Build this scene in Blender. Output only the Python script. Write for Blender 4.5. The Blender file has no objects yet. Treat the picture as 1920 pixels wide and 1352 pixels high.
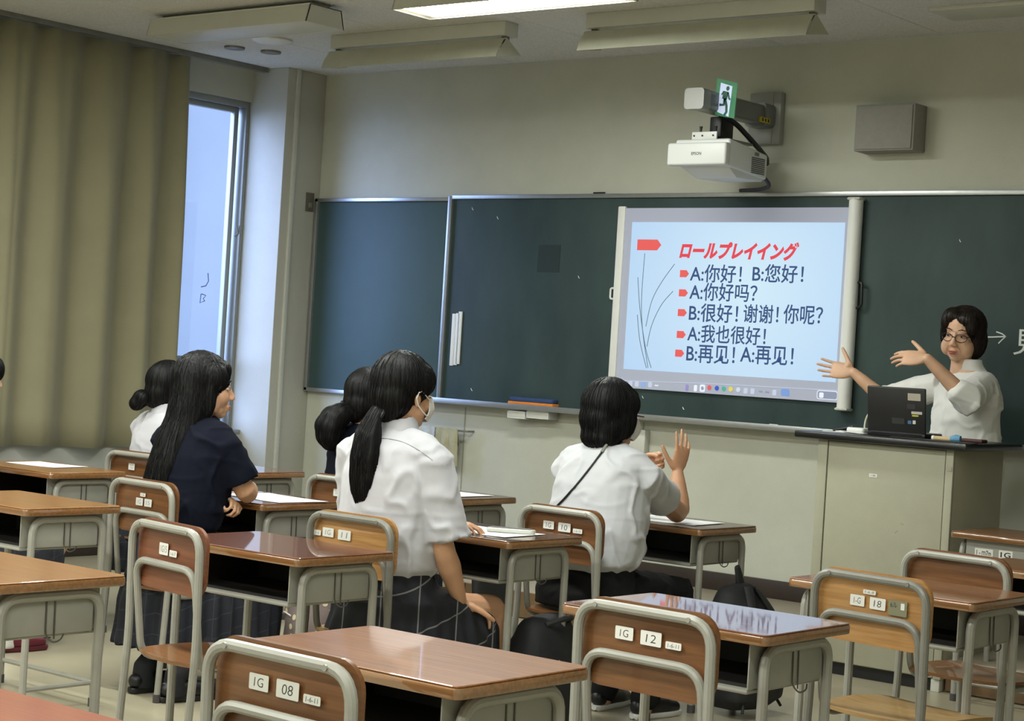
import bpy, bmesh, math, random
from math import pi, sin, cos, radians
from mathutils import Vector, Matrix, noise
random.seed(7)
SC = bpy.context.scene
COL = SC.collection

# ---------------------------------------------------------------- camera
CAM_Z = 1.316
F_PX = 3495.84
YAW, PITCH, ROLL = radians(38.921), radians(-0.1027), radians(3.4893)
_fw = Vector((-sin(YAW)*cos(PITCH), cos(YAW)*cos(PITCH), sin(PITCH)))
_r0 = Vector((cos(YAW), sin(YAW), 0)); _u0 = _r0.cross(_fw)
_rt = _r0*cos(ROLL) + _u0*sin(ROLL); _up = -_r0*sin(ROLL) + _u0*cos(ROLL)
cam = bpy.data.cameras.new('camera'); cam.sensor_width = 36; cam.lens = F_PX/1920*36
cam.clip_start = .05; cam.clip_end = 200
camo = bpy.data.objects.new('camera', cam); COL.objects.link(camo)
M = Matrix.Identity(4)
for i in range(3):
    M[i][0], M[i][1], M[i][2] = _rt[i], _up[i], -_fw[i]
M[2][3] = CAM_Z
camo.matrix_world = M
SC.camera = camo

def at(px, py, ax, val):
    """world point under a photo measurement, on the plane X/Y/Z = val"""
    d = _fw*F_PX + _rt*(px-960) - _up*(py-676)
    i = 'XYZ'.index(ax); c = Vector((0, 0, CAM_Z))
    return c + d*((val-c[i])/d[i])

# ---------------------------------------------------------------- world, exposure
wd = bpy.data.worlds.new('sky'); SC.world = wd; wd.use_nodes = True
bg = wd.node_tree.nodes['Background']
bg.inputs[0].default_value = (.60, .74, 1.0, 1); bg.inputs[1].default_value = 4.2
sl = bpy.data.lights.new('daylight', 'SUN'); sl.energy = 9.0; sl.angle = radians(48); sl.color = (.50, .62, 1.0)
so_ = bpy.data.objects.new('daylight', sl); COL.objects.link(so_); so_.rotation_euler = Vector((.64, .70, -.30)).to_track_quat('-Z', 'Y').to_euler(); so_.location = (-12, 4, 6)
SC.view_settings.view_transform = 'Standard'; SC.view_settings.look = 'None'
SC.view_settings.exposure = 0.0; SC.view_settings.gamma = 1.0
SC.view_settings.use_curve_mapping = False
LAMP_W = 46.0          # watts of each burning ceiling fluorescent lamp
LAMP_COL = (.955, 1.0, .94)

# ---------------------------------------------------------------- helpers
def lin(c):
    c = c/255
    return c/12.92 if c <= .04045 else ((c+.055)/1.055)**2.4
def rgb(r, g, b): return (lin(r), lin(g), lin(b), 1)

MATS = {}
def mat(name, col, rough=.5, metal=0, var=.0, scale=8, stretch=(1, 1, 1), col2=None, bump=0, bscale=200,
        coat=0, crough=.08, trans=0, emit=0, spec=.5, alpha=1, sheen=0):
    if name in MATS: return MATS[name]
    m = bpy.data.materials.new(name); m.use_nodes = True
    nt = m.node_tree; b = nt.nodes['Principled BSDF']
    b.inputs['Roughness'].default_value = rough; b.inputs['Metallic'].default_value = metal
    b.inputs['Specular IOR Level'].default_value = spec
    b.inputs['Base Color'].default_value = col
    if coat: b.inputs['Coat IOR'].default_value = 1.5 if coat < .9 else 1.9; b.inputs['Coat Weight'].default_value = coat; b.inputs['Coat Roughness'].default_value = crough
    if trans: b.inputs['Transmission Weight'].default_value = trans
    if sheen: b.inputs['Sheen Weight'].default_value = sheen
    if emit: b.inputs['Emission Color'].default_value = col; b.inputs['Emission Strength'].default_value = emit
    if alpha < 1: b.inputs['Alpha'].default_value = alpha
    tc = nt.nodes.new('ShaderNodeTexCoord'); mp = nt.nodes.new('ShaderNodeMapping')
    mp.inputs['Scale'].default_value = stretch
    nt.links.new(tc.outputs['Object'], mp.inputs['Vector'])
    if var or col2:
        n = nt.nodes.new('ShaderNodeTexNoise'); n.inputs['Scale'].default_value = scale
        n.inputs['Detail'].default_value = 6; n.inputs['Roughness'].default_value = .62
        nt.links.new(mp.outputs[0], n.inputs['Vector'])
        cr = nt.nodes.new('ShaderNodeValToRGB')
        cr.color_ramp.elements[0].position = .32; cr.color_ramp.elements[1].position = .70
        if col2 is None:
            cr.color_ramp.elements[0].color = tuple(c*(1-var) for c in col[:3])+(1,)
            cr.color_ramp.elements[1].color = tuple(min(1, c*(1+var)) for c in col[:3])+(1,)
        else:
            cr.color_ramp.elements[0].color = col; cr.color_ramp.elements[1].color = col2
        nt.links.new(n.outputs['Fac'], cr.inputs[0]); nt.links.new(cr.outputs[0], b.inputs['Base Color'])
    if bump:
        n2 = nt.nodes.new('ShaderNodeTexNoise'); n2.inputs['Scale'].default_value = bscale; n2.inputs['Detail'].default_value = 4
        nt.links.new(mp.outputs[0], n2.inputs['Vector'])
        bp = nt.nodes.new('ShaderNodeBump'); bp.inputs['Strength'].default_value = bump; bp.inputs['Distance'].default_value = .01
        nt.links.new(n2.outputs['Fac'], bp.inputs['Height']); nt.links.new(bp.outputs[0], b.inputs['Normal'])
    MATS[name] = m
    return m

class MB:
    def __init__(s): s.v = []; s.f = []
    def add(s, vs, fs):
        o = len(s.v); s.v += [Vector(v) for v in vs]; s.f += [tuple(i+o for i in f) for f in fs]; return s
    def box(s, x0, x1, y0, y1, z0, z1, m=None):
        vs = [Vector((x, y, z)) for z in (z0, z1) for y in (y0, y1) for x in (x0, x1)]
        if m: vs = [m @ v for v in vs]
        return s.add(vs, [(0, 2, 3, 1), (4, 5, 7, 6), (0, 1, 5, 4), (2, 6, 7, 3), (0, 4, 6, 2), (1, 3, 7, 5)])
    def loft(s, rings, cap=True):
        n = len(rings[0]); vs = [p for r in rings for p in r]; fs = []
        for i in range(len(rings)-1):
            for j in range(n):
                k = (j+1) % n
                fs.append((i*n+j, i*n+k, (i+1)*n+k, (i+1)*n+j))
        if cap: fs.append(tuple(reversed(range(n)))); fs.append(tuple((len(rings)-1)*n+j for j in range(n)))
        return s.add(vs, fs)
    def tube(s, pts, r, seg=8, flat=1.0, closed=False, rounded=False):
        pts = [Vector(p) for p in pts]; n = len(pts)
        rr = list(r) if isinstance(r, (list, tuple)) else [r]*n
        if rounded:
            d0 = (pts[0]-pts[1]).normalized(); d1 = (pts[-1]-pts[-2]).normalized()
            pts = [pts[0]+d0*rr[0]*.75, pts[0]+d0*rr[0]*.45]+pts+[pts[-1]+d1*rr[-1]*.45, pts[-1]+d1*rr[-1]*.75]
            rr = [rr[0]*.45, rr[0]*.85]+rr+[rr[-1]*.85, rr[-1]*.45]; n = len(pts)
        T = []
        for i in range(n):
            a = pts[(i-1) % n] if (closed or i > 0) else pts[0]
            b = pts[(i+1) % n] if (closed or i < n-1) else pts[-1]
            T.append((b-a).normalized())
        t = T[0]; ref = Vector((0, 0, 1)) if abs(t.z) < .9 else Vector((1, 0, 0))
        N = (ref - t*ref.dot(t)).normalized(); rings = []
        for i in range(n):
            t = T[i]; N = (N - t*N.dot(t)).normalized(); B = t.cross(N)
            rings.append([pts[i]+(N*cos(2*pi*j/seg)*flat+B*sin(2*pi*j/seg))*rr[i] for j in range(seg)])
        if closed: rings.append(rings[0]); return s.loft(rings, cap=False)
        return s.loft(rings)
    def ell(s, c, r, rot=None, seg=20, rings=12):
        c = Vector(c); vs = [Vector((0, 0, -1))]
        for i in range(1, rings):
            a = -pi/2+pi*i/rings
            vs += [Vector((cos(a)*cos(2*pi*j/seg), cos(a)*sin(2*pi*j/seg), sin(a))) for j in range(seg)]
        vs.append(Vector((0, 0, 1)))
        R_ = rot if rot is not None else Matrix.Identity(3)
        vs = [R_ @ Vector((v.x*r[0], v.y*r[1], v.z*r[2]))+c for v in vs]
        fs = [(0, 1+(j+1) % seg, 1+j) for j in range(seg)]
        for i in range(rings-2):
            for j in range(seg):
                a, b = 1+i*seg+j, 1+i*seg+(j+1) % seg
                fs.append((a, b, b+seg, a+seg))
        l = len(vs)-1; o = 1+(rings-2)*seg
        fs += [(o+j, o+(j+1) % seg, l) for j in range(seg)]
        return s.add(vs, fs)
    def prism(s, poly, z0, z1, m=None):
        """polygon in xy extruded z0..z1"""
        n = len(poly); vs = [Vector((p[0], p[1], z)) for z in (z0, z1) for p in poly]
        if m: vs = [m @ v for v in vs]
        fs = [tuple(reversed(range(n))), tuple(range(n, 2*n))]+[(j, (j+1) % n, n+(j+1) % n, n+j) for j in range(n)]
        return s.add(vs, fs)
    def xf(s, m): s.v = [m @ v for v in s.v]; return s
    def mesh(s, name, bevel=0, bseg=2, sharp=35):
        me = bpy.data.meshes.new(name); me.from_pydata([tuple(v) for v in s.v], [], s.f)
        bm = bmesh.new(); bm.from_mesh(me)
        bmesh.ops.recalc_face_normals(bm, faces=bm.faces)
        if bevel:
            es = [e for e in bm.edges if len(e.link_faces) == 2 and e.calc_face_angle(0) > .5]
            bmesh.ops.bevel(bm, geom=es, offset=bevel, segments=bseg, affect='EDGES', profile=.5)
        bm.to_mesh(me); bm.free()
        me.polygons.foreach_set('use_smooth', [True]*len(me.polygons))
        me.set_sharp_from_angle(angle=radians(sharp))
        return me
    def build(s, name, m, parent=None, bevel=0, bseg=2, sharp=35):
        me = s.mesh(name, bevel, bseg, sharp); me.materials.append(m)
        return link(name, me, parent)

def link(name, me, parent=None):
    o = bpy.data.objects.new(name, me); COL.objects.link(o)
    if parent: o.parent = parent
    return o
def empty(name, loc=(0, 0, 0), rz=0):
    o = bpy.data.objects.new(name, None); COL.objects.link(o); o.location = loc; o.rotation_euler = (0, 0, rz)
    o.empty_display_size = .05
    return o
def tag(o, label=None, cat=None, group=None, kind=None):
    if label: o['label'] = label
    if cat: o['category'] = cat
    if group: o['group'] = group
    if kind: o['kind'] = kind
    return o
def box(name, b, m, parent=None, bevel=0, bseg=2):
    return MB().box(*b).build(name, m, parent, bevel, bseg)
def struct(name, b, m, bevel=0): return tag(box(name, b, m, None, bevel), kind='structure')
def copy_tree(o, parent=None):
    c = o.copy(); COL.objects.link(c); c.parent = parent
    for ch in [x for x in o.children]: copy_tree(ch, c)
    return c
def rrect(x0, x1, y0, y1, r, n=5):
    p = []
    for cx, cy, a0 in ((x1-r, y1-r, 0), (x0+r, y1-r, 90), (x0+r, y0+r, 180), (x1-r, y0+r, 270)):
        for i in range(n+1):
            a = radians(a0+90*i/n); p.append((cx+r*cos(a), cy+r*sin(a)))
    return p
def bend(pts, r, n=5):
    """polyline with rounded corners"""
    pts = [Vector(p) for p in pts]; out = [pts[0]]
    for i in range(1, len(pts)-1):
        a, b, c = pts[i-1], pts[i], pts[i+1]
        u, w = (a-b), (c-b); k = min(r, u.length*.49, w.length*.49)
        p0, p1 = b+u.normalized()*k, b+w.normalized()*k
        for j in range(n+1):
            t = j/n; out.append(p0*(1-t)**2+b*2*t*(1-t)+p1*t*t)
    out.append(pts[-1]); return out
def text_mesh(body, shear=0, thick=0):
    cu = bpy.data.curves.new('lettering', 'FONT'); cu.body = body; cu.shear = shear; cu.offset = thick
    cu.resolution_u = 3; cu.fill_mode = 'FRONT'
    o = bpy.data.objects.new('lettering', cu); COL.objects.link(o)
    dg = bpy.context.evaluated_depsgraph_get()
    me = bpy.data.meshes.new_from_object(o.evaluated_get(dg))
    bpy.data.objects.remove(o); bpy.data.curves.remove(cu)
    return me
def fit_text(name, body, m, x0, x1, z0, z1, mtx, parent=None, shear=0, thick=0):
    """lettering scaled to the box x0..x1, z0..z1 of a local plane (x right, y up, z toward viewer) placed by mtx"""
    me = text_mesh(body, shear, thick)
    xs = [v.co.x for v in me.vertices]; ys = [v.co.y for v in me.vertices]
    ax, bx, ay, by = min(xs), max(xs), min(ys), max(ys)
    for v in me.vertices:
        v.co = mtx @ Vector((x0+(v.co.x-ax)/(bx-ax)*(x1-x0), z0+(v.co.y-ay)/(by-ay)*(z1-z0), 0))
    me.name = name; me.materials.clear(); me.materials.append(m)
    return link(name, me, parent)
def wallM(y): return Matrix(((1, 0, 0, 0), (0, 0, -1, y), (0, 1, 0, 0), (0, 0, 0, 1)))  # local x->X, y->Z, facing -Y
def stroke(mb, pts, w, th=.0006):
    """flat ribbon along 2-D points (local xy), extruded th"""
    P = [Vector((p[0], p[1])) for p in pts]; L = []; Rr = []
    for i in range(len(P)):
        t = (P[min(i+1, len(P)-1)]-P[max(i-1, 0)]).normalized(); n = Vector((-t.y, t.x))
        ww = w[i] if isinstance(w, (list, tuple)) else w
        L.append(P[i]+n*ww/2); Rr.append(P[i]-n*ww/2)
    n = len(P); vs = [Vector((p.x, p.y, z)) for z in (0, th) for p in L+Rr]; fs = []
    for k in (0, 2*n):
        for i in range(n-1):
            f = (k+i, k+i+1, k+n+i+1, k+n+i); fs.append(f if k else tuple(reversed(f)))
    for i in range(n-1):
        fs.append((i, i+1, 2*n+i+1, 2*n+i)); fs.append((n+i+1, n+i, 3*n+i, 3*n+i+1))
    mb.add(vs, fs); return mb
def wallstroke(mb, pxs, w, y):
    q = [at(a, b, 'Y', y) for a, b in pxs]
    t = MB(); stroke(t, [(p.x, p.z) for p in q], w); t.xf(wallM(y)); mb.add(t.v, t.f)

# ---------------------------------------------------------------- materials
M_WALL = mat('wall_paint', rgb(184, 184, 170), .85, var=.05, scale=3, bump=.12, bscale=260)
M_CEIL = mat('ceiling_board', rgb(214, 213, 210), .95, var=.16, scale=110, bump=.4, bscale=160)
M_FLOOR = mat('vinyl_floor', rgb(156, 148, 126), .30, var=.10, scale=2.2, bump=.03, bscale=60)
M_BASE = mat('dark_baseboard', rgb(46, 36, 30), .45, var=.2, scale=6)
M_WOODF = mat('worn_platform_wood', rgb(74, 56, 40), .5, scale=9, stretch=(1, 1, .2), col2=rgb(112, 88, 58))
M_ALU = mat('aluminium', rgb(170, 172, 172), .35, metal=.8, var=.05, scale=20)
M_WIN = mat('window_frame_paint', rgb(150, 152, 148), .4, metal=.4)
M_BOARD = mat('blackboard_green', rgb(40, 56, 56), .62, scale=2.5, stretch=(1, 1, .45), col2=rgb(58, 74, 72), spec=.35)
M_BOARD_DAYLIT = mat('blackboard_green_daylit', rgb(56, 78, 80), .68, var=.06, scale=3, spec=.5)  # lighter, bluer board green: window light put into the colour
M_PATCH = mat('blackboard_dark_patch', rgb(30, 46, 48), .45)
M_WHITE = mat('white_plastic', rgb(222, 222, 218), .4, var=.02)
M_OFFW = mat('off_white_metal', rgb(196, 196, 186), .45, var=.04, scale=6)
M_BLACK = mat('black_plastic', rgb(20, 20, 22), .42)
M_CHALK = mat('chalk', rgb(215, 220, 215), .95)
M_STEEL = mat('painted_tube_grey', rgb(146, 144, 135), .33, var=.08, scale=14, spec=.5)
M_STEELD = mat('painted_tube_dark', rgb(116, 114, 106), .35, var=.12, scale=14)
M_TRAY = mat('steel_tray_grey', rgb(150, 149, 140), .5, var=.06, scale=6)
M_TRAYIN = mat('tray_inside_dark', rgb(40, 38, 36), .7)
M_RUB = mat('rubber_foot', rgb(70, 66, 66), .8)
M_WIRE = mat('hook_wire', rgb(96, 92, 84), .35, metal=.7)
M_PAPER = mat('paper', rgb(225, 226, 226), .8)
M_INK = mat('ink', rgb(40, 46, 44), .8)
M_INKB = mat('faded_ink', rgb(120, 120, 122), .8)
M_STICK = mat('label_sticker', rgb(216, 214, 208), .6)
def woodmat(n, a, b, rough=.3, coat=1.0):
    return mat(n, rgb(*a), rough, scale=9, stretch=(.5, 12, 12), col2=rgb(*b), coat=coat, crough=.035)
M_TOPS = [woodmat('desktop_laminate_%s' % k, a, b, .34, .6 if k in ('brown', 'tan') else 1.0) for k, a, b in (
    ('brown', (112, 70, 40), (156, 104, 64)), ('tan', (134, 90, 50), (160, 112, 64)),
    ('red', (108, 64, 48), (128, 78, 58)), ('dark', (88, 60, 46), (106, 74, 56)))]
M_EDGE = woodmat('desktop_edge_ply', (110, 74, 38), (146, 100, 56), .35)
M_SIGNAL = woodmat('desktop_laminate_orange', (148, 72, 44), (168, 88, 56))
M_PLY = woodmat('chair_ply_brown', (96, 60, 31), (120, 78, 42), .4, .3)
M_PLYR = woodmat('chair_ply_red', (104, 58, 36), (124, 74, 46), .4, .3)
M_PLYL = woodmat('chair_ply_light', (150, 106, 58), (178, 134, 82), .4, .3)
M_SEAT = woodmat('seat_ply', (102, 64, 31), (132, 86, 46), .35, .4)
M_SEATL = woodmat('seat_ply_worn', (140, 108, 64), (170, 136, 88), .45, .2)
# ---------------------------------------------------------------- the room
W = 8.51; CEIL = 3.05; XL = -8.54; XW = -8.85; PH = .138; PY = 7.42; XR = .6; YB = -1.2
PILY = 8.17            # the pillar's face toward the room
struct('floor', (XW-.3, XR, YB, W+.1, -.1, 0), M_FLOOR)
ceil = struct('ceiling', (XW-.3, XR, YB, W+.1, CEIL+.012, CEIL+.1), M_CEIL)
pm = MB().box(-.453, .453, -.906, .906, CEIL, CEIL+.02).mesh('ceiling_panel', .002, 1); pm.materials.append(M_CEIL)
x = XL+.2
while x < XR-.3:
    y = W-.91
    while y > YB:
        if y > 3.0: o = link('ceiling_panel', pm, ceil); o.location = (x, y, 0)
        y -= 1.82
    x += .91
struct('wall_front', (XW-.3, XR, W, W+.15, 0, CEIL), M_WALL)
struct('wall_right', (XR, XR+.15, YB, W+.15, 0, CEIL), M_WALL)
struct('wall_back', (XW-.3, XR+.15, YB-.15, YB, 0, CEIL), M_WALL)
M_LWALL = mat('wall_paint_grey', rgb(172, 172, 166), .8, var=.05, scale=3, bump=.1, bscale=200)
struct('wall_left', (XW-.2, -8.79, YB, PILY, 0, .72), M_LWALL)
struct('trim_1', (XW-.2, -8.785, YB, PILY, .72, .75), M_WIN, .004)          # window sill
struct('wall_left_header', (XW-.2, XW, YB, PILY, 2.84, CEIL), M_WALL)
struct('trim_2', (XW-.2, XL, PILY, W, 0, CEIL), mat('pillar_paint', rgb(178, 176, 164), .8, var=.04, scale=3, bump=.12, bscale=240), .006)   # pillar
struct('trim_3', (XL-.002, XL+.016, W-.27, W-.24, .2, CEIL), M_OFFW, .003)                                    # white conduit
struct('baseboard_left', (-8.79, -8.755, YB, PILY, 0, .10), M_BASE, .003)
struct('baseboard_front', (XL, XR, W-.022, W, PH, PH+.095), M_BASE, .003)
struct('baseboard_pillar', (XL, XL+.02, PILY-.02, W, 0, .10), M_BASE, .003)
# the platform under the blackboard: planked front
plat = struct('platform', (-7.1, XR, PY, W, 0, PH), mat('platform_top_lino', rgb(150, 140, 122), .4, var=.08, scale=4), .004)
pxx = -7.1; k = 0
pl = MB().box(0, .295, -.014, 0, .006, PH-.004).mesh('plank', .002, 1); pl.materials.append(M_WOODF)
while pxx < XR-.3:
    o = link('plank', pl, plat); o.location = (pxx, PY, 0); pxx += .3

# window in the left wall: frame, sliding sash, pane, marks on the glass
win = empty('window_1', (XW-.08, 6.5, .75)); tag(win, kind='structure')
def wbox(n, b, m=M_WIN, bev=.003):
    o = box(n, b, m, win, bev); o.location = (-(XW-.08), -6.5, -.75); return o
WX0, WX1 = XW-.15, XW-.02
wbox('window_frame', (WX0, WX1, 8.14, 8.155, .75, 2.80)); wbox('window_frame', (WX0, WX1, YB, 8.155, 2.80, 2.84))
wbox('window_frame', (WX0, WX1, 8.155, 8.17, .75, 2.84))
wbox('sash_stile', (XW-.10, XW-.06, 8.075, 8.112, .75, 2.80)); wbox('sash_rail', (XW-.10, XW-.06, YB, 8.08, 2.765, 2.80))
wbox('sash_rail', (XW-.10, XW-.06, YB, 8.08, 1.13, 1.20), mat('sash_grey', rgb(128, 134, 136), .45, metal=.3))
wbox('sash_rail', (XW-.10, XW-.06, YB, 8.08, .75, .80))
wbox('sash_stile', (XW-.10, XW-.06, 6.1, 6.16, .75, 2.80)); wbox('sash_stile', (XW-.10, XW-.06, 4.0, 4.06, .75, 2.80))
M_GLASS = mat('window_glass', (.93, .96, 1, 1), .02, trans=1, spec=.5)
nt = M_GLASS.node_tree; tr = nt.nodes.new('ShaderNodeBsdfTransparent'); tr.inputs[0].default_value = (.80, .85, .93, 1)
gl = nt.nodes.new('ShaderNodeBsdfGlossy'); gl.inputs['Roughness'].default_value = .03
mx = nt.nodes.new('ShaderNodeMixShader'); mx.inputs[0].default_value = .05
nt.links.new(tr.outputs[0], mx.inputs[1]); nt.links.new(gl.outputs[0], mx.inputs[2]); nt.links.new(mx.outputs[0], nt.nodes['Material Output'].inputs[0])
wbox('pane', (XW-.083, XW-.079, YB, 8.08, 1.19, 2.77), M_GLASS, 0)
wbox('pane', (XW-.083, XW-.079, YB, 8.08, .79, 1.14), M_GLASS, 0)
wbox('pane', (XW-.083, XW-.079, 8.11, 8.142, .75, 2.80), M_GLASS, 0)
lt = MB(); lt.tube([(XW-.05, 8.13, 1.98), (XW-.03, 8.135, 2.0), (XW-.03, 8.12, 2.05)], .006, 6)
o = lt.build('latch', M_WIN, win); o.location = (-(XW-.08), -6.5, -.75)
mk = MB()
for pts in ([(390, 512), (391, 527), (386, 536), (377, 538)], [(378, 551), (386, 554), (381, 560), (384, 564), (375, 568), (377, 551)]):
    q = [at(a, b, 'X', XW-.077) for a, b in pts]; mk.tube(q, .003, 5)
o = mk.build('marker_scribble', mat('marker_blue', rgb(40, 60, 120), .6), win); o.location = (-(XW-.08), -6.5, -.75)

# what stands outside the window: a pale building with a brick and lattice edge
out = empty('building', (-15.0, 14.82, 0)); tag(out, 'pale rendered building with brick edge seen through the window', 'building')
box('wall', (-1.0, 1.0, -2.8, 5.6, -4, 9), mat('pale_render', rgb(150, 152, 156), .9, var=.04, scale=1), out, .02)
for i in range(40):
    z = .0+i*.13; c = [(150, 160, 175), (128, 140, 150), (160, 168, 184), (120, 128, 140), (140, 84, 74)][i % 5 if i < 22 else i % 4]
    box('edge_block', (.98, 1.05, -2.98, -2.80, z, z+.11), mat('edge_block_%d' % (i % 5), rgb(*c), .8), out, .004)
lg = MB().box(-40, XW-.25, -10, 40, -4.0, -3.9).build('ground_outside', mat('outside_ground', rgb(150, 150, 145), .9, var=.1)); tag(lg, kind='structure')

# curtain on its rail
rail = tag(box('curtain_rail', (XW+.10, XW+.15, YB+.3, PILY-.02, CEIL-.03, CEIL), M_WIN, None, .003), 'grey curtain rail under the ceiling above the window', 'rail')
rail.data.materials[0] = M_STEELD
def curtain():
    mb = MB(); n = 560; y0, y1 = YB+.4, 7.50; xs = XW+.135; rings = []
    zt, zb = CEIL-.035, .645; nz = 14; V = []
    for k in range(nz+1):
        t = k/nz; z = zt+(zb-zt)*t
        for i in range(n+1):
            u = i/n; y = y0+(y1-y0)*u
            s = y*2*pi/.285+.9*sin(y*2.3)+.6*sin(y*5.1)
            a = (.014+.024*min(1, t*2.2+.15))*(1+.45*sin(y*2.9))
            xx = xs+a*sin(s)+.010*sin(2*s+1.3)+.006*noise.noise(Vector((y*4, z*1.5, 0)))
            yy = y+.020*cos(s)*min(1, t*2+.2)+.02*max(0, u-.94)/.06*t
            V.append((xx, yy, z+.006*sin(y*7)*t*t))
    F = []
    for k in range(nz):
        for i in range(n):
            a = k*(n+1)+i; F.append((a, a+1, a+n+2, a+n+1))
    mb.add(V, F)
    me = mb.mesh('curtain', sharp=80)
    m = mat('curtain_cloth', rgb(142, 137, 110), .9, var=.05, scale=4, bump=.12, bscale=500, sheen=.2)
    nt = m.node_tree; b = nt.nodes['Principled BSDF']; t = nt.nodes.new('ShaderNodeBsdfTranslucent'); t.inputs[0].default_value = rgb(170, 150, 96)
    mx = nt.nodes.new('ShaderNodeMixShader'); mx.inputs[0].default_value = .07
    nt.links.new(b.outputs[0], mx.inputs[1]); nt.links.new(t.outputs[0], mx.inputs[2]); nt.links.new(mx.outputs[0], nt.nodes['Material Output'].inputs[0])
    me.materials.append(m); o = link('curtain', me)
    md = o.modifiers.new('thickness', 'SOLIDIFY'); md.thickness = .004
    return tag(o, 'long khaki beige curtain drawn across the window on the left', 'curtain')
curtain()

# ---------------------------------------------------------------- ceiling fixtures
def tube_light(name, x0, x1, y, label, lit, watts=LAMP_W):
    root = empty(name, ((x0+x1)/2, y, CEIL)); L = (x1-x0)/2
    tag(root, label, 'ceiling light')
    box('mounting_plate', (-L+.03, L-.03, -.055, .055, -.022, 0), M_STEELD if not lit else M_OFFW, root, .002)
    prof = [(-.135, -.118), (.135, -.118), (.115, -.022), (-.115, -.022)]
    # open trough: two sloping sides, ends, top
    top = MB().box(-L, L, -.115, .115, -.030, -.022).build('housing', M_OFFW, root, .002)
    for s in (-1, 1):
        MB().add([(a, s*b, c) for a in (-L, L) for b, c in ((.112, -.024), (.138, -.118), (.132, -.118), (.106, -.030))],
                 [(0, 1, 5, 4), (1, 2, 6, 5), (2, 3, 7, 6), (3, 0, 4, 7), (0, 3, 2, 1), (4, 5, 6, 7)]).build('side_panel', M_OFFW, root)
        MB().add([(s*a, b, c) for a in (L-.006, L) for b, c in ((-.112, -.024), (-.138, -.118), (.138, -.118), (.112, -.024))],
                 [(0, 1, 5, 4), (1, 2, 6, 5), (2, 3, 7, 6), (3, 0, 4, 7), (0, 3, 2, 1), (4, 5, 6, 7)]).build('end_panel', M_OFFW, root)
    if lit:
        for s in (-1, 1):
            MB().tube([(-L+.02, s*.055, -.085), (L-.02, s*.055, -.085)], .014, 10).build('fluorescent_tube',
                mat('tube_glow', (1, .95, .80, 1), .4, emit=5), root)
        la = bpy.data.lights.new('tube_glow', 'AREA'); la.shape = 'RECTANGLE'; la.size = 2*L-.1; la.size_y = .22
        la.energy = watts; la.color = LAMP_COL
        lo = bpy.data.objects.new('tube_glow', la); COL.objects.link(lo); lo.parent = root; lo.location = (0, 0, -.112)
        lo.visible_camera = True
    else:
        box('louvre', (-L+.004, L-.004, -.130, .130, -.116, -.110), M_OFFW, root, .001)
    return root
tube_light('ceiling_light', -7.96, -6.74, 6.68, 'unlit white ceiling light with sloping sides nearest the curtain', False)
tube_light('ceiling_light', -6.10, -4.86, 6.62, 'glowing fluorescent ceiling light at the top edge of the picture', True)
k = 0
for yy in (4.3, 2.0, -.2):
    for xx in (-7.35, -5.48, -3.6, -1.5):
        if xx > -1.6 and yy > 4: continue
        tube_light('ceiling_light', xx-.61, xx+.61, yy, 'lit fluorescent ceiling light over the %s, %s' % ({4.3: 'middle desks', 2.0: 'back desks', -.2: 'rear wall'}[yy], {-7.35: 'first from the window', -5.48: 'second from the window', -3.6: 'third from the window', -1.5: 'fourth from the window'}[xx]), True)['group'] = 'burning ceiling lights over the class'
        k += 1
def board_light(x0, x1, label):
    root = empty('blackboard_light', ((x0+x1)/2, 7.46, CEIL)); L = (x1-x0)/2; tag(root, label, 'ceiling light')
    box('body', (-L, L, -.055, .055, -.075, 0), M_OFFW, root, .004)
    for s in (-1, 1):
        box('bracket', (s*(L-.03)-.012, s*(L-.03)+.012, -.03, .01, -.115, -.06), M_STEELD, root, .003)
        MB().tube([(s*(L-.03)-.03*s, -.03, -.10), (s*(L-.03)+.02*s, -.03, -.10)], .008, 8).build('lamp_holder', M_BLACK, root)
    # reflector: folded sheet hanging below the body, hooded toward the class
    P = [(-.035, -.085), (-.060, -.092), (-.100, -.150), (-.116, -.195), (-.111, -.196), (-.095, -.152), (-.056, -.097), (-.035, -.090)]
    n = len(P); vs = [(xx, a, b) for xx in (-L, L) for a, b in P]
    MB().add(vs, [tuple(range(n)), tuple(reversed(range(n, 2*n)))]+[(i, n+i, n+(i+1) % n, (i+1) % n) for i in range(n)]).build('reflector', mat('reflector_sheet', rgb(190, 190, 172), .3, metal=.2, var=.08, scale=5), root)
    for s in (-1, 1):
        MB().add([(s*L, a, b) for a, b in ((-.035, -.085), (-.116, -.196), (.09, -.16))]+[(s*(L-.003), a, b) for a, b in ((-.035, -.085), (-.116, -.196), (.09, -.16))],
                 [(0, 1, 2), (5, 4, 3), (0, 3, 4, 1), (1, 4, 5, 2), (2, 5, 3, 0)]).build('end_flap', MATS['reflector_sheet'], root)
    MB().tube([(-L+.05, .0, -.125), (L-.05, .0, -.125)], .013, 10).build('fluorescent_tube', M_WHITE, root)
    return root
board_light(-7.42, -6.16, 'unlit hooded blackboard light over the left board panel')
board_light(-5.64, -4.34, 'unlit hooded blackboard light above the projector')
o = box('ceiling_hatch', (-4.0, -3.2, 7.86, 8.12, CEIL-.02, CEIL), M_OFFW, None, .003); tag(o, 'flat ceiling panel with dark edge at the top right corner', 'panel')
for px_, py_ in ((440, 88), (508, 96)):
    p = at(px_, py_, 'Z', CEIL); mb = MB()
    mb.loft([[Vector((p.x+r*cos(a*pi/12), p.y+r*sin(a*pi/12), z)) for a in range(24)] for r, z in ((.062, CEIL), (.060, CEIL-.012), (.045, CEIL-.014))])
    tag(mb.build('ceiling_vent', M_STEELD), ['dark round ceiling disc farther from the corner', 'dark round ceiling disc nearest the room corner'][px_ > 470], 'vent', 'round ceiling discs')
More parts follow.
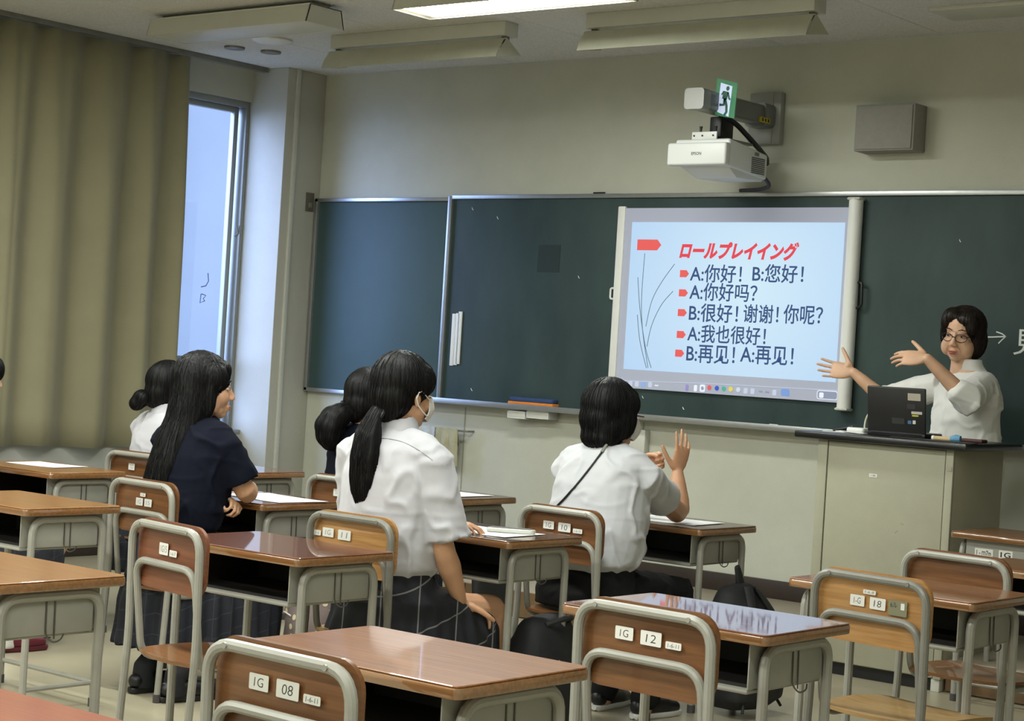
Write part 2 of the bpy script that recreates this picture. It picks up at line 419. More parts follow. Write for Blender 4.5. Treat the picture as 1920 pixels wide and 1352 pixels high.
p = at(510, 73, 'Z', CEIL); mb = MB()
mb.loft([[Vector((p.x+r*cos(a*pi/14), p.y+r*sin(a*pi/14), z)) for a in range(28)] for r, z in ((.11, CEIL), (.115, CEIL-.012), (.085, CEIL-.024), (.055, CEIL-.026), (.02, CEIL-.030))])
tag(mb.build('smoke_detector', M_WHITE), 'white round detector on the ceiling near the corner', 'detector')

# ---------------------------------------------------------------- blackboard wall
BX0, BX1, BZ0, BZ1, BXD = XL+.01, -2.2, 1.045, 2.262, -7.375
bb = empty('blackboard', ((BX0+BX1)/2, W, BZ0)); tag(bb, 'long dark green blackboard covering the front wall', 'blackboard')
def bbox(n, b, m, bev=.002):
    o = box(n, b, m, bb, bev); o.location = (-(BX0+BX1)/2, -W, -BZ0); return o
bbox('side_panel', (BX0+.02, BXD, W-.030, W-.004, BZ0, BZ1-.03), M_BOARD_DAYLIT)
bbox('main_panel', (BXD, BX1, W-.045, W-.004, BZ0, BZ1-.02), M_BOARD)
bbox('frame_rail', (BX0, BXD, W-.05, W-.002, BZ1-.03, BZ1-.008), M_ALU)
bbox('frame_rail', (BXD, BX1, W-.06, W-.002, BZ1-.02, BZ1+.004), M_ALU)
bbox('frame_rail', (BX0, BXD-.01, W-.05, W-.002, BZ0-.025, BZ0), M_ALU)
bbox('frame_stile', (BX0, BX0+.025, W-.05, W-.002, BZ0-.02, BZ1-.01), M_ALU)
bbox('frame_stile', (BXD-.016, BXD+.014, W-.062, W-.002, BZ0-.01, BZ1), M_ALU)
bbox('chalk_tray', (BXD-.35, BX1, W-.125, W-.002, BZ0-.028, BZ0-.006), M_ALU, .004)
bbox('tray_lip', (BXD-.35, BX1, W-.130, W-.120, BZ0-.028, BZ0+.004), M_ALU, .002)
pa = at(1010, 459, 'Y', W-.046); pb = at(1048, 511, 'Y', W-.046)
bbox('dark_patch', (pa.x, pb.x, W-.0466, W-.044, pb.z, pa.z), M_PATCH, 0)
# chalk writing
wr = MB(); YC = W-.0462
wallstroke(wr, [(1838, 632), (1860, 632), (1886, 631)], .006, YC)
wallstroke(wr, [(1868, 622), (1879, 626), (1886, 631), (1879, 637), (1872, 644)], .006, YC)
wr.xf(Matrix.Translation((-(BX0+BX1)/2, -W, -BZ0)).inverted() @ Matrix.Translation((-(BX0+BX1)/2, -W, -BZ0)))
o = wr.build('chalk_arrow', M_CHALK, bb); o.location = (-(BX0+BX1)/2, -W, -BZ0)
a = at(1902, 617, 'Y', YC); b = at(1960, 668, 'Y', YC)
o = fit_text('chalk_character', '見', M_CHALK, a.x, b.x, b.z, a.z, wallM(YC), bb); o.location = (-(BX0+BX1)/2, -W, -BZ0)
# small chalk ticks and magnets on the board
tk = MB()
for px_, py_ in ((884, 731), (1085, 520), (933, 409), (1281, 766), (1205, 745), (1800, 452), (886, 392)):
    wallstroke(tk, [(px_-1, py_-3), (px_, py_), (px_+1.5, py_+2)], .004, YC)
tag_o = tk.build('chalk_tick_marks', M_CHALK, bb); tag_o.location = (-(BX0+BX1)/2, -W, -BZ0); tag_o['kind'] = 'stuff'
# three white magnetic strips
for i, (px0, px1, y0_, y1_) in enumerate(((846, 853, 588, 686), (853, 859, 587, 685), (858, 865, 584, 683))):
    a = at(px0, y0_, 'Y', W-.05); b = at(px1, y1_, 'Y', W-.05)
    o = box('magnet_strip', (a.x+.012, a.x+.038, W-.053, W-.0455, b.z, a.z), M_WHITE, None, .001)
    tag(o, ['white magnetic strip closest to the board divider', 'middle one of three white magnetic strips on the board', 'white magnetic strip farthest from the board divider'][i], 'magnet', 'white magnetic strips')
# eraser and tray drawers
er = empty('board_eraser', at(1000, 760, 'Y', W-.07)); er.location.z = BZ0-.006; tag(er, 'large blue and orange blackboard eraser on the chalk tray', 'eraser')
box('felt_pad', (-.165, .165, -.035, .035, 0, .024), mat('eraser_orange', rgb(214, 128, 52), .9, var=.15, scale=30), er, .006)
MB().prism(rrect(-.16, .16, -.034, .034, .02), .024, .05).build('handle_back', mat('eraser_blue', rgb(44, 66, 110), .8, var=.12, scale=30), er, .008)
for i, (a_, b_) in enumerate(((953, 986), (989, 1030))):
    a = at(a_, 766, 'Y', W-.1); b = at(b_, 782, 'Y', W-.1)
    r = empty('tray_drawer', (0, 0, 0)); r.location = ((a.x+b.x)/2, W-.07, a.z-.055); hw = (b.x-a.x)/2
    tag(r, ['small clear drawer under the chalk tray, closer to the board divider', 'small clear drawer under the chalk tray, closer to the short-haired student'][i], 'drawer', 'drawers under the chalk tray')
    box('drawer_body', (-hw, hw, -.03, .05, 0, .046), mat('drawer_plastic', rgb(172, 174, 172), .3), r, .003)
    box('drawer_front', (-hw+.004, hw-.004, -.036, -.03, .004, .042), M_OFFW, r, .002)
    for c in ((-hw+.004, hw-.004, -.038, -.035, .040, .044), (-hw+.004, hw-.004, -.038, -.035, .002, .006), (-hw+.002, -hw+.006, -.038, -.035, .002, .044), (hw-.006, hw-.002, -.038, -.035, .002, .044)):
        box('front_rim', c, M_WHITE, r)
o = box('chalk_stick', (0, .08, -.006, .006, 0, .012), M_BLACK, None, .003); o.location = at(1113, 362, 'Y', W-.03); o.location.z = BZ1+.004; tag(o, 'small dark marker lying on top of the blackboard frame', 'marker')
p = at(1438, 778, 'Y', W-.09); o = MB().tube([(0, 0, .006), (.05, 0, .006)], .006, 8).build('chalk_stick', M_CHALK); o.location = (-5.05, W-.09, BZ0-.006); tag(o, 'stub of white chalk on the tray below the screen', 'chalk')

# ---------------------------------------------------------------- projection screen with the slide
YS = W-.065
sc_ = empty('projection_screen', (-5.35, YS, 1.15)); tag(sc_, 'white roll-out projection screen showing a lesson slide', 'screen')
def off(o): o.location = (5.35, -YS, -1.15); return o
M_SHEET = mat('screen_sheet', rgb(176, 178, 188), .8)
M_SHEET_E = mat('screen_sheet_glow', rgb(150, 154, 170), .8, emit=.40)
off(box('screen_sheet', (-6.075, -4.665, YS-.002, YS+.002, 1.185, 2.183), M_SHEET_E, sc_))
off(box('end_bar', (-6.117, -6.068, YS-.012, YS+.014, 1.195, 2.193), M_WHITE, sc_, .006))
rb = MB(); rb.tube([(-4.630, YS-.010, 1.150), (-4.630, YS-.010, 2.228)], .037, 20); off(rb.build('roller_case', M_WHITE, sc_))
off(box('roller_cap', (-4.668, -4.592, YS-.048, YS+.027, 2.216, 2.232), M_OFFW, sc_, .01)); off(box('roller_cap', (-4.668, -4.592, YS-.048, YS+.027, 1.146, 1.162), M_OFFW, sc_, .01))
hd = MB().tube(bend([(-4.590, YS-.01, 1.80), (-4.565, YS-.02, 1.80), (-4.560, YS-.02, 1.68), (-4.595, YS-.01, 1.67)], .02), .007, 8); off(hd.build('carry_handle', M_BLACK, sc_))
hd = MB().tube(bend([(-6.117, YS, 1.735), (-6.142, YS, 1.735), (-6.142, YS, 1.675), (-6.117, YS, 1.675)], .015), .006, 8); off(hd.build('pull_handle', M_WHITE, sc_))
a, b = at(1196, 420, 'Y', YS), at(1584, 719, 'Y', YS)
SX0, SX1, SZ0, SZ1 = -6.02, -4.69, 1.288, 2.105
M_SLIDE = mat('slide_glow', rgb(178, 214, 242), .8, emit=1.0)
nt = M_SLIDE.node_tree; b_ = nt.nodes['Principled BSDF']; b_.inputs['Base Color'].default_value = (.02, .02, .02, 1)
tc = nt.nodes['Texture Coordinate']; gr = nt.nodes.new('ShaderNodeTexGradient'); gr.gradient_type = 'SPHERICAL'
mp = nt.nodes.new('ShaderNodeMapping'); mp.inputs['Location'].default_value = (5.25*.9, 0, -1.75*.9); mp.inputs['Scale'].default_value = (.9, 0, .9)
nt.links.new(tc.outputs['Object'], mp.inputs['Vector']); nt.links.new(mp.outputs[0], gr.inputs[0])
cr = nt.nodes.new('ShaderNodeValToRGB'); cr.color_ramp.elements[0].color = rgb(172, 204, 240); cr.color_ramp.elements[1].color = rgb(206, 232, 246)
nt.links.new(gr.outputs['Fac'], cr.inputs[0]); nt.links.new(cr.outputs[0], b_.inputs['Emission Color'])
off(box('slide_image', (SX0, SX1, YS-.0035, YS-.0025, SZ0, SZ1), M_SLIDE, sc_))
def em(n, c, e=1.0):
    m = mat(n, rgb(*c), .8, emit=e); m.node_tree.nodes['Principled BSDF'].inputs['Base Color'].default_value = (.01, .01, .01, 1); return m
M_TBLUE = em('slide_text_blue', (44, 74, 122)); M_TRED = em('slide_text_red', (228, 62, 76)); M_TBUL = em('slide_bullet_red', (232, 92, 88)); M_TLINE = em('slide_line', (74, 98, 110))
M_TGREY = em('slide_bar_light', (196, 206, 226)); M_TWHITE = em('slide_white', (235, 240, 250))
YT = YS-.0042
def slide_text(body, x0, y0, x1, y1, m, shear=0, thick=.012):
    a = at(x0, y0, 'Y', YT); b = at(x1, y1, 'Y', YT); zc = (a.z+b.z)/2; 
    return off(fit_text('slide_text', body, m, a.x, b.x, b.z, a.z, wallM(YT), sc_, shear, thick))
def row(body, x0, x1, yl, yr, h, m=M_TBLUE, shear=0, thick=.012):
    a = at(x0, yl, 'Y', YT); b = at(x1, yr, 'Y', YT); zc = (a.z+b.z)/2; hh = h/3495.84*10.4/2
    return off(fit_text('slide_text', body, m, a.x, b.x, zc-hh, zc+hh, wallM(YT), sc_, shear, thick))
row('ロールプレイイング', 1274, 1498, 471, 470, 33, M_TRED, .25, .05)
row('A:你好！', 1294, 1391, 513, 513, 33); row('B:您好！', 1411, 1507, 513, 513, 33)
row('A:你好吗？', 1293, 1420, 548, 548, 33)
row('B:很好！', 1292, 1384, 586, 588, 34); row('谢谢！', 1394, 1460, 588, 589, 33); row('你呢？', 1469, 1543, 589, 591, 34)
row('A:我也很好！', 1289, 1436, 627, 628, 33)
row('B:再见！', 1287, 1378, 664, 665, 33); row('A:再见！', 1388, 1488, 666, 667, 33)
def arrow(x0, x1, yc, h, m):
    a = at(x0, yc, 'Y', YT); b = at(x1, yc, 'Y', YT); hh = h/3495.84*10.4/2; L = b.x-a.x
    off(MB().prism([(a.x, a.z-hh), (b.x-hh*.9, a.z-hh), (b.x, a.z), (b.x-hh*.9, a.z+hh), (a.x, a.z+hh)], 0, .0006, wallM(YT)).build('slide_arrow', m, sc_))
arrow(1195, 1240, 459, 20, M_TBUL)
for x_, y_ in ((1275, 513), (1273, 549), (1271, 586), (1269, 627), (1266, 662)): arrow(x_, x_+17, y_, 13, M_TBUL)
ln = MB()
for pts in ([(1209, 475), (1203, 560), (1205, 620), (1215, 690)], [(1196, 520), (1200, 580), (1210, 650), (1221, 690)], [(1262, 546), (1240, 572), (1222, 610), (1213, 650)],
            [(1265, 495), (1240, 530), (1222, 565), (1211, 612)], [(1195, 590), (1200, 640), (1212, 690)]):
    q = [at(a_, b_, 'Y', YT) for a_, b_ in pts]; P = []
    for i in range(len(q)-1):
        p0 = q[max(i-1, 0)]; p1 = q[i]; p2 = q[i+1]; p3 = q[min(i+2, len(q)-1)]
        for t_ in range(6):
            t = t_/6; P.append(.5*((2*p1)+(p2-p0)*t+(2*p0-5*p1+4*p2-p3)*t*t+(3*p1-p0-3*p2+p3)*t**3))
    P.append(q[-1]); tmb = MB(); stroke(tmb, [(p.x, p.z) for p in P], .0035); tmb.xf(wallM(YT)); ln.add(tmb.v, tmb.f)
off(ln.build('slide_grass_lines', M_TLINE, sc_))
# toolbar icons on the lower strip
def disc(name, px_, py_, r, m, seg=16):
    c = at(px_, py_, 'Y', YT); off(MB().prism([(c.x+r*cos(2*pi*i/seg), c.z+r*sin(2*pi*i/seg)) for i in range(seg)], 0, .0006, wallM(YT)).build(name, m, sc_))
bar = MB(); wallstroke(bar, [(1166, 707), (1170, 714), (1320, 719), (1582, 733)], .0035, YT); off(bar.build('toolbar_line', M_TGREY, sc_))
for px_, c in ((1330, (226, 90, 96)), (1344, (52, 84, 190)), (1357, (74, 176, 150)), (1370, (226, 212, 90)), (1384, (206, 214, 232))):
    disc('toolbar_icon', px_, 724.5+(px_-1300)*.075, .013, em('tool_%d' % px_, c))
def tile(px_, py_, w, h, m, y=YT):
    c = at(px_, py_, 'Y', y); off(MB().prism(rrect(c.x-w/2, c.x+w/2, c.z-h/2, c.z+h/2, min(w, h)*.25, 3), 0, .0006, wallM(y)).build('toolbar_icon', m, sc_))
for px_ in (1170, 1182, 1194, 1206, 1219): tile(px_, 719+(px_-1170)*.05, .026, .03, M_TGREY if px_ != 1206 else em('tool_b', (140, 176, 230)))
tile(1231, 723, .024, .006, M_TWHITE); tile(1317, 728, .034, .040, M_TWHITE); disc('toolbar_icon', 1317, 728, .010, M_TBLUE)
tile(1288, 727, .018, .034, em('tool_p', (150, 140, 200))); tile(1304, 728, .020, .034, M_TWHITE)
for px_ in (1398, 1411, 1452): tile(px_, 733+(px_-1398)*.06, .024, .030, M_TGREY)
tile(1426, 734, .022, .008, em('tool_g', (140, 150, 170))); tile(1438, 735, .022, .008, MATS['tool_g']); tile(1472, 736, .05, .036, em('tool_bb', (120, 156, 216)))
tile(1551, 741, .120, .046, M_TWHITE); tile(1551, 741, .112, .038, MATS['tool_g'] , YT-.0007); disc('toolbar_icon', 1562, 742, .016, M_TWHITE); tile(1540, 741, .026, .028, M_TWHITE, YT-.0014); tile(1580, 745, .02, .046, M_TWHITE)

# ---------------------------------------------------------------- wall speaker, switch, projector
sp = empty('wall_speaker', (-4.47, W, 2.46)); tag(sp, 'grey boxy loudspeaker on the wall to the right of the projector', 'speaker')
box('cabinet', (-.165, .165, -.13, 0, 0, .235), mat('speaker_cloth', rgb(146, 144, 138), .9, var=.05, scale=40, bump=.3, bscale=500), sp, .006)
box('grille', (-.155, .155, -.138, -.128, .008, .227), MATS['speaker_cloth'], sp, .004)
sw = empty('wall_switch', (-8.635, W-.35, 2.20))
sw.location = at(580, 379, 'X', XL); tag(sw, 'dark brown wall switch plate beside the blackboard corner', 'switch')
box('plate', (0, .008, -.035, .035, -.06, .06), mat('switch_plate', rgb(92, 88, 76), .5), sw, .003); box('toggle', (.006, .014, -.014, .014, -.035, -.005), mat('switch_toggle', rgb(120, 116, 102), .5), sw, .002)

pr = empty('projector', (-5.25, 8.10, 2.31)); tag(pr, 'white short-throw projector hanging below the wall arm', 'projector')
M_PROJ = mat('projector_shell', rgb(214, 216, 214), .4)
PZ = .0
# front cover, main body (wedge), lens hood below
box('front_cover', (-.19, .165, -.205, -.150, .035, .150), M_PROJ, pr, .012, 3)
vs = [(-.165, -.17, .06), (.165, -.17, .03), (.165, .20, .0), (-.165, .20, .0), (-.165, -.17, .172), (.165, -.17, .172), (.165, .20, .13), (-.165, .20, .13)]
MB().add(vs, [(0, 3, 2, 1), (4, 5, 6, 7), (0, 1, 5, 4), (1, 2, 6, 5), (2, 3, 7, 6), (3, 0, 4, 7)]).build('body', M_PROJ, pr, .012, 3)
MB().add([(-.15, -.17, .045), (.15, -.17, .045), (.16, .19, .01), (-.09, .19, .01), (-.10, -.06, -.018), (.15, -.06, -.018), (.155, .17, -.012), (-.07, .17, -.012)],
         [(0, 1, 5, 4), (1, 2, 6, 5), (2, 3, 7, 6), (3, 0, 4, 7), (4, 5, 6, 7), (3, 2, 1, 0)]).build('lower_hood', M_PROJ, pr, .006)
for i in range(9):
    box('vent_slat', (.1645, .1675, .045, .170, .022+i*.0095, .0265+i*.0095), M_BLACK, pr)
box('port_plate', (.1645, .1675, .07, .11, .112, .130), M_STEELD, pr)
fit_text('lettering', 'EPSON', mat('logo_grey', rgb(70, 70, 74), .6), -.04, .02, .085, .101, Matrix.Translation((0, 0, 0)) @ wallM(-.2056), pr, 0, .02)
box('bracket_plate', (-.10, .05, -.12, -.11, .172, .215), M_WHITE, pr, .002)
for xx in (-.085, -.035, .03): MB().tube([(xx, -.1205, .195), (xx, -.124, .195)], .005, 8).build('bolt', M_BLACK, pr)
box('bracket_base', (-.11, .12, -.11, .12, .168, .180), M_STEELD, pr, .003)
box('bracket_stem', (-.035, .035, -.06, .06, .175, .30), M_BLACK, pr, .006)
for xx in (-.06, .03): MB().tube([(xx, -.1, .21), (xx, -.1, .245)], [.004, .009], 8).build('knob', M_BLACK, pr)
arm = empty('projector_wall_mount', (-5.22, W, 2.52)); tag(arm, 'grey telescopic wall arm carrying the projector', 'bracket')
box('wall_plate', (-.10, .095, -.045, 0, 0, .275), mat('arm_grey', rgb(150, 150, 146), .4, metal=.2), arm, .006)
box('wall_plate_rib', (-.035, .05, -.052, -.04, .003, .272), MATS['arm_grey'], arm, .004)
MA = Matrix.Translation((0, 0, .125))
mb = MB(); mb.prism([(p[0], p[1]+.145) for p in rrect(-.055, .055, -.05, .05, .02)], .0, .62, Matrix(((1, 0, 0, 0), (0, 0, -1, -.04), (0, 1, 0, 0), (0, 0, 0, 1)))); mb.build('arm_tube', mat('arm_tube_grey', rgb(118, 120, 118), .4, metal=.2), arm)
mb = MB(); mb.prism([(p[0], p[1]+.145) for p in rrect(-.058, .058, -.053, .053, .02)], .62, .685, Matrix(((1, 0, 0, 0), (0, 0, -1, -.04), (0, 1, 0, 0), (0, 0, 0, 1)))); mb.build('arm_end_cap', MATS['arm_grey'], arm)
mb = MB(); mb.prism([(p[0], p[1]+.145) for p in rrect(-.066, .066, -.064, .064, .03)], .0, .10, Matrix(((1, 0, 0, 0), (0, 0, -1, -.04), (0, 1, 0, 0), (0, 0, 0, 1)))); mb.build('arm_collar', MATS['arm_tube_grey'], arm)
box('warning_label', (.056, .0675, -.19, -.10, .10, .125), mat('label_yellow', rgb(196, 176, 30), .6), arm)
for i in range(3): box('warning_glyph', (.0670, .0680, -.18+i*.028, -.165+i*.028, .104, .121), M_BLACK, arm)
mb = MB(); mb.tube(bend([(.03, -.52, .09), (.06, -.42, .06), (.08, -.25, -.03), (.06, -.10, -.08), (.02, -.03, -.10)], .05), .014, 8); mb.build('cable_sleeve', M_BLACK, arm)
cb = MB().tube(bend([(-5.10, 8.285, 2.33), (-5.10, 8.37, 2.29), (-5.20, 8.44, 2.278), (-5.34, 8.455, 2.276)], .05), .010, 8).build('projector_cable', mat('cable_dark', rgb(56, 54, 66), .6)); tag(cb, 'dark cable drooping from the projector to the board top', 'cable')
# reflection of an exit sign in the glass, built as a glowing plate
ex = empty('exit_sign_reflection', (-5.22, 7.95, 2.60)); tag(ex, 'green and white reflection of a running man exit sign, built as a plate before the projector arm', 'sign')
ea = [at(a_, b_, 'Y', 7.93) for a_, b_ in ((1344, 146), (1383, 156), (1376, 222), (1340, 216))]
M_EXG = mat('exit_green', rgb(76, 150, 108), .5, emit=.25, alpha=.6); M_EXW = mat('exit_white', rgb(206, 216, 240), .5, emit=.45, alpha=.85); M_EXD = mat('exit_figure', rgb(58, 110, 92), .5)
def eo(o): o.location = (5.22, -7.95, -2.60); return o
eo(MB().prism([(p.x, p.z) for p in reversed(ea)], 0, .006, wallM(7.936)).build('reflection_plate', M_EXG, ex))
def ept(u, v, y=7.929):
    p = ea[0].lerp(ea[1], u).lerp(ea[3].lerp(ea[2], u), v); return (p.x, p.z)
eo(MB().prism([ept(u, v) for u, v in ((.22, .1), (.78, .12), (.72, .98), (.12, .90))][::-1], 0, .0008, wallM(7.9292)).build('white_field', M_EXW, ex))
fg = MB()
def limb(pts, w):
    t = MB(); stroke(t, [ept(*p) for p in pts], w, .0006); t.xf(wallM(7.9278)); fg.add(t.v, t.f)
hc = ept(.58, .21); fg.prism([(hc[0]+.010*cos(i*pi/7), hc[1]+.012*sin(i*pi/7)) for i in range(14)], 0, .0006, wallM(7.9278))
limb([(.52, .30), (.45, .52)], .030); limb([(.40, .31), (.30, .42)], .009); limb([(.60, .32), (.68, .48), (.74, .50)], .010)
limb([(.46, .5), (.44, .68), (.22, .70)], .014); limb([(.48, .5), (.58, .70), (.60, .86), (.50, .96)], .014)
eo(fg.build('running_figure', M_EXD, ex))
eo(box('added_hanger', (-5.24, -5.20, 7.934, 7.96, 2.63, 2.66), M_STEELD, ex))  # bracket added only to carry the reflection plate

# towel on a rail, wall outlet box
tw = empty('towel_rail', (-7.34, W, .86)); tag(tw, 'thin wall rail under the board near the corner', 'rail')
MB().tube(bend([(-.21, 0, 0), (-.21, -.06, 0), (.21, -.06, 0), (.21, 0, 0)], .02), .006, 8).build('bar', M_STEELD, tw)
def cloth(name, x0, x1, zb, m, label, y=W-.06, zt=.872, seed=0):
    mb = MB(); n = 22; V = []; rows_ = 12
    for k in range(rows_+1):
        t = k/rows_
        for i in range(n+1):
            u = i/n; xx = x0+(x1-x0)*u
            f = .010*sin(u*17+seed)+.006*sin(u*31+seed*2)
            V.append((xx+.01*sin(t*3+seed)*t, y-.012-abs(.004)+f*min(1, t*2)-.004, zt-(zt-zb)*t+(.012*sin(u*9+seed) if k == rows_ else 0)))
    for i in range(n+1): V.append((V[i][0], y+.012, zt-.10))
    F = [(k*(n+1)+i, k*(n+1)+i+1, (k+1)*(n+1)+i+1, (k+1)*(n+1)+i) for k in range(rows_) for i in range(n)]
    o0 = (rows_+1)*(n+1); F += [(o0+i, o0+i+1, i+1, i) for i in range(n)]
    mb.add(V, F); o = mb.build(name, m, None, sharp=80); md = o.modifiers.new('thickness', 'SOLIDIFY'); md.thickness = .004
    return tag(o, label, 'towel', 'towels on the wall rail')
cloth('towel', -7.53, -7.37, .66, mat('towel_white', rgb(186, 190, 190), .95, var=.12, scale=14, bump=.4), 'greyish white towel on the rail beside the ponytail student', seed=1)
cloth('towel', -7.36, -7.19, .64, mat('towel_yellowed', rgb(170, 166, 140), .95, var=.16, scale=14, bump=.4), 'yellowed ragged towel on the rail, right of the white one', seed=4)
o = box('wall_box', (-5.98, -5.86, W-.05, W, .80, .96), M_OFFW, None, .006); tag(o, 'pale wall outlet box behind the short-haired student', 'outlet')

for i, (px_, y0_, y1_) in enumerate(((871, 802, 1000), (1207, 796, 1060))):
    a = at(px_, y0_, 'Y', W)
    struct('trim_%d' % (4+i), (a.x-.004, a.x+.004, W-.003, W+.002, PH+.1, 1.0), mat('wall_seam', rgb(150, 146, 130), .8))
# ---------------------------------------------------------------- desks
DH = .708; DW = .60; DD = .41
def make_desk():
    root = empty('school_desk')
    hw, hd = DW/2, DD/2
    MB().prism(rrect(-hw, hw, -hd, hd, .018, 4), DH-.004, DH).build('desktop', M_TOPS[0], root, .0015, 1)
    MB().prism(rrect(-hw-.002, hw+.002, -hd-.002, hd+.002, .02, 4), DH-.027, DH-.004).build('desktop_edge', M_EDGE, root, .004, 2)
    # steel tray: open toward the pupil (-y)
    tb = MB(); a, b, z0, z1 = .245, .165, DH-.150, DH-.027
    tb.box(-a, -a+.004, -b-.015, b, z0+.012, z1); tb.box(a-.004, a, -b-.015, b, z0+.012, z1)
    tb.box(-a, a, b-.004, b, z0+.012, z1)
    tb.build('tray_walls', M_TRAY, root, .001, 1)
    box('tray_floor', (-a+.002, a-.002, -b-.015, b, z0, z0+.012), M_TRAY, root, .005)
    box('tray_dark_sheet', (-a+.0045, a-.0045, b-.006, b-.0045, z0+.012, z1), M_TRAYIN, root)  # thin dark sheets cover the grey steel on the inside
    box('tray_dark_sheet', (-a+.0045, a-.0045, -b+.01, b-.006, z0+.0125, z0+.014), M_TRAYIN, root)
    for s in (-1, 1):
        box('tray_dark_sheet', (min(s*(a-.0045), s*(a-.0055)), max(s*(a-.0045), s*(a-.0055)), -b+.01, b-.006, z0+.014, z1), M_TRAYIN, root)
        x = s*.268
        MB().tube(bend([(x, -.150, .012), (x, -.150, DH-.043), (x, .150, DH-.043), (x, .150, .012)], .055, 6), .013, 10).build('leg_frame', M_STEEL, root)
        for yy in (-.150, .150): MB().tube([(x, yy, 0), (x, yy, .03)], .0155, 10).build('rubber_foot', M_RUB, root)
        box('side_panel', (min(x-s*.006, x-s*.016), max(x-s*.006, x-s*.016), -.135, .135, DH-.140, DH-.05), M_TRAY, root, .004)
        MB().tube([(x, -.150, .085), (x, .150, .085)], .009, 8).build('side_stretcher', M_STEEL, root)
        hk = MB().tube(bend([(x-s*.004, -.012, DH-.055), (x-s*.002, -.012, DH-.140), (x+s*.012, .0, DH-.158), (x+s*.020, .018, DH-.150), (x+s*.014, .030, DH-.138)], .012, 4), .0021, 6)
        hk.tube([(x-s*.004, .014, DH-.055), (x-s*.002, .014, DH-.150)], .0021, 6)
        hk.build('bag_hook', M_WIRE, root)
    MB().tube([(-.268, .150, .085), (.268, .150, .085)], .009, 8).build('rear_stretcher', M_STEEL, root)
    return root
proto_desk = make_desk(); first = [True]
def desk(x, y, label, top=0, rz=0):
    """x, y: front left corner"""
    o = copy_tree(proto_desk)
    o.location = (x+DW/2, y+DD/2, 0); o.rotation_euler.z = radians(rz)
    for c in o.children:
        if c.name.startswith('desktop') and 'edge' not in c.name and top != 0:
            c.data = c.data.copy(); c.data.materials[0] = M_TOPS[top] if isinstance(top, int) else top
    tag(o, label, 'desk', 'school desks in the classroom')
    return o
D1 = desk(-2.79, 1.51, 'school desk with orange red top in the bottom left corner', M_SIGNAL)
D2 = desk(-4.28, 2.66, 'tan school desk at the left edge, second from the bottom', 1)
D3 = desk(-5.779, 3.867, 'tan school desk at the left edge in front of the student at the frame edge', 1)
D4 = desk(-7.054, 4.937, 'school desk with worksheet at the far left beside the curtain', 1)
D5 = desk(-2.79, 2.612, 'brown school desk in the foreground with chair number 08 tucked in')
D6 = desk(-4.376, 3.765, 'reddish brown empty desk behind the polka dot bag', 2)
D7 = desk(-5.70, 4.88, 'desk under the folded arms of the long-haired student', 2)
D8 = desk(-6.94, 5.93, 'front desk of the student with a hair bun', 2)
D9 = desk(-4.443, 4.805, 'dark brown desk with worksheet before the ponytail student', 3)
D10 = desk(-5.649, 5.94, 'dark front desk with worksheet and bag hook by the towels', 3)
D11 = desk(-4.452, 5.971, 'desk the short-haired student leans an elbow on', 3)
D12 = desk(-2.823, 3.749, 'desk with glossy top mirroring the slide, chair number 12 tucked in', 2)
D13 = desk(-2.839, 4.893, 'brown desk behind the light chair number 18')
D15 = desk(-2.781, 5.922, 'brown desk at the right edge in front of the podium')
D14 = desk(-3.39, 7.13-.30, 'desk with name labels on its back panel at the right edge beside the podium')
D14.rotation_euler.z = pi; D14.location = (-3.415+DW/2, 7.19+DD/2, 0)
# name labels on the turned desk's back panel (its local +y side faces the class)
LM = Matrix(((-1, 0, 0, 0), (0, 0, 1, .1655), (0, 1, 0, 0), (0, 0, 0, 1)))
def dlabel(x0, x1, z0, z1, body, m=M_STICK, mi=M_INK, pad=.008):
    MB().prism(rrect(x0, x1, z0, z1, .002, 2), 0, .0008, LM).build('name_label', m, D14)
    fit_text('label_print', body, mi, x0+pad, x1-pad, z0+.007, z1-.007, Matrix.Translation((0, .0010, 0)) @ LM, D14, 0, .02)
dlabel(-.205, -.125, DH-.096, DH-.062, '1 ‑ ｍ7m'.replace('‑', '-'))
dlabel(-.10, -.04, DH-.096, DH-.060, '1G')

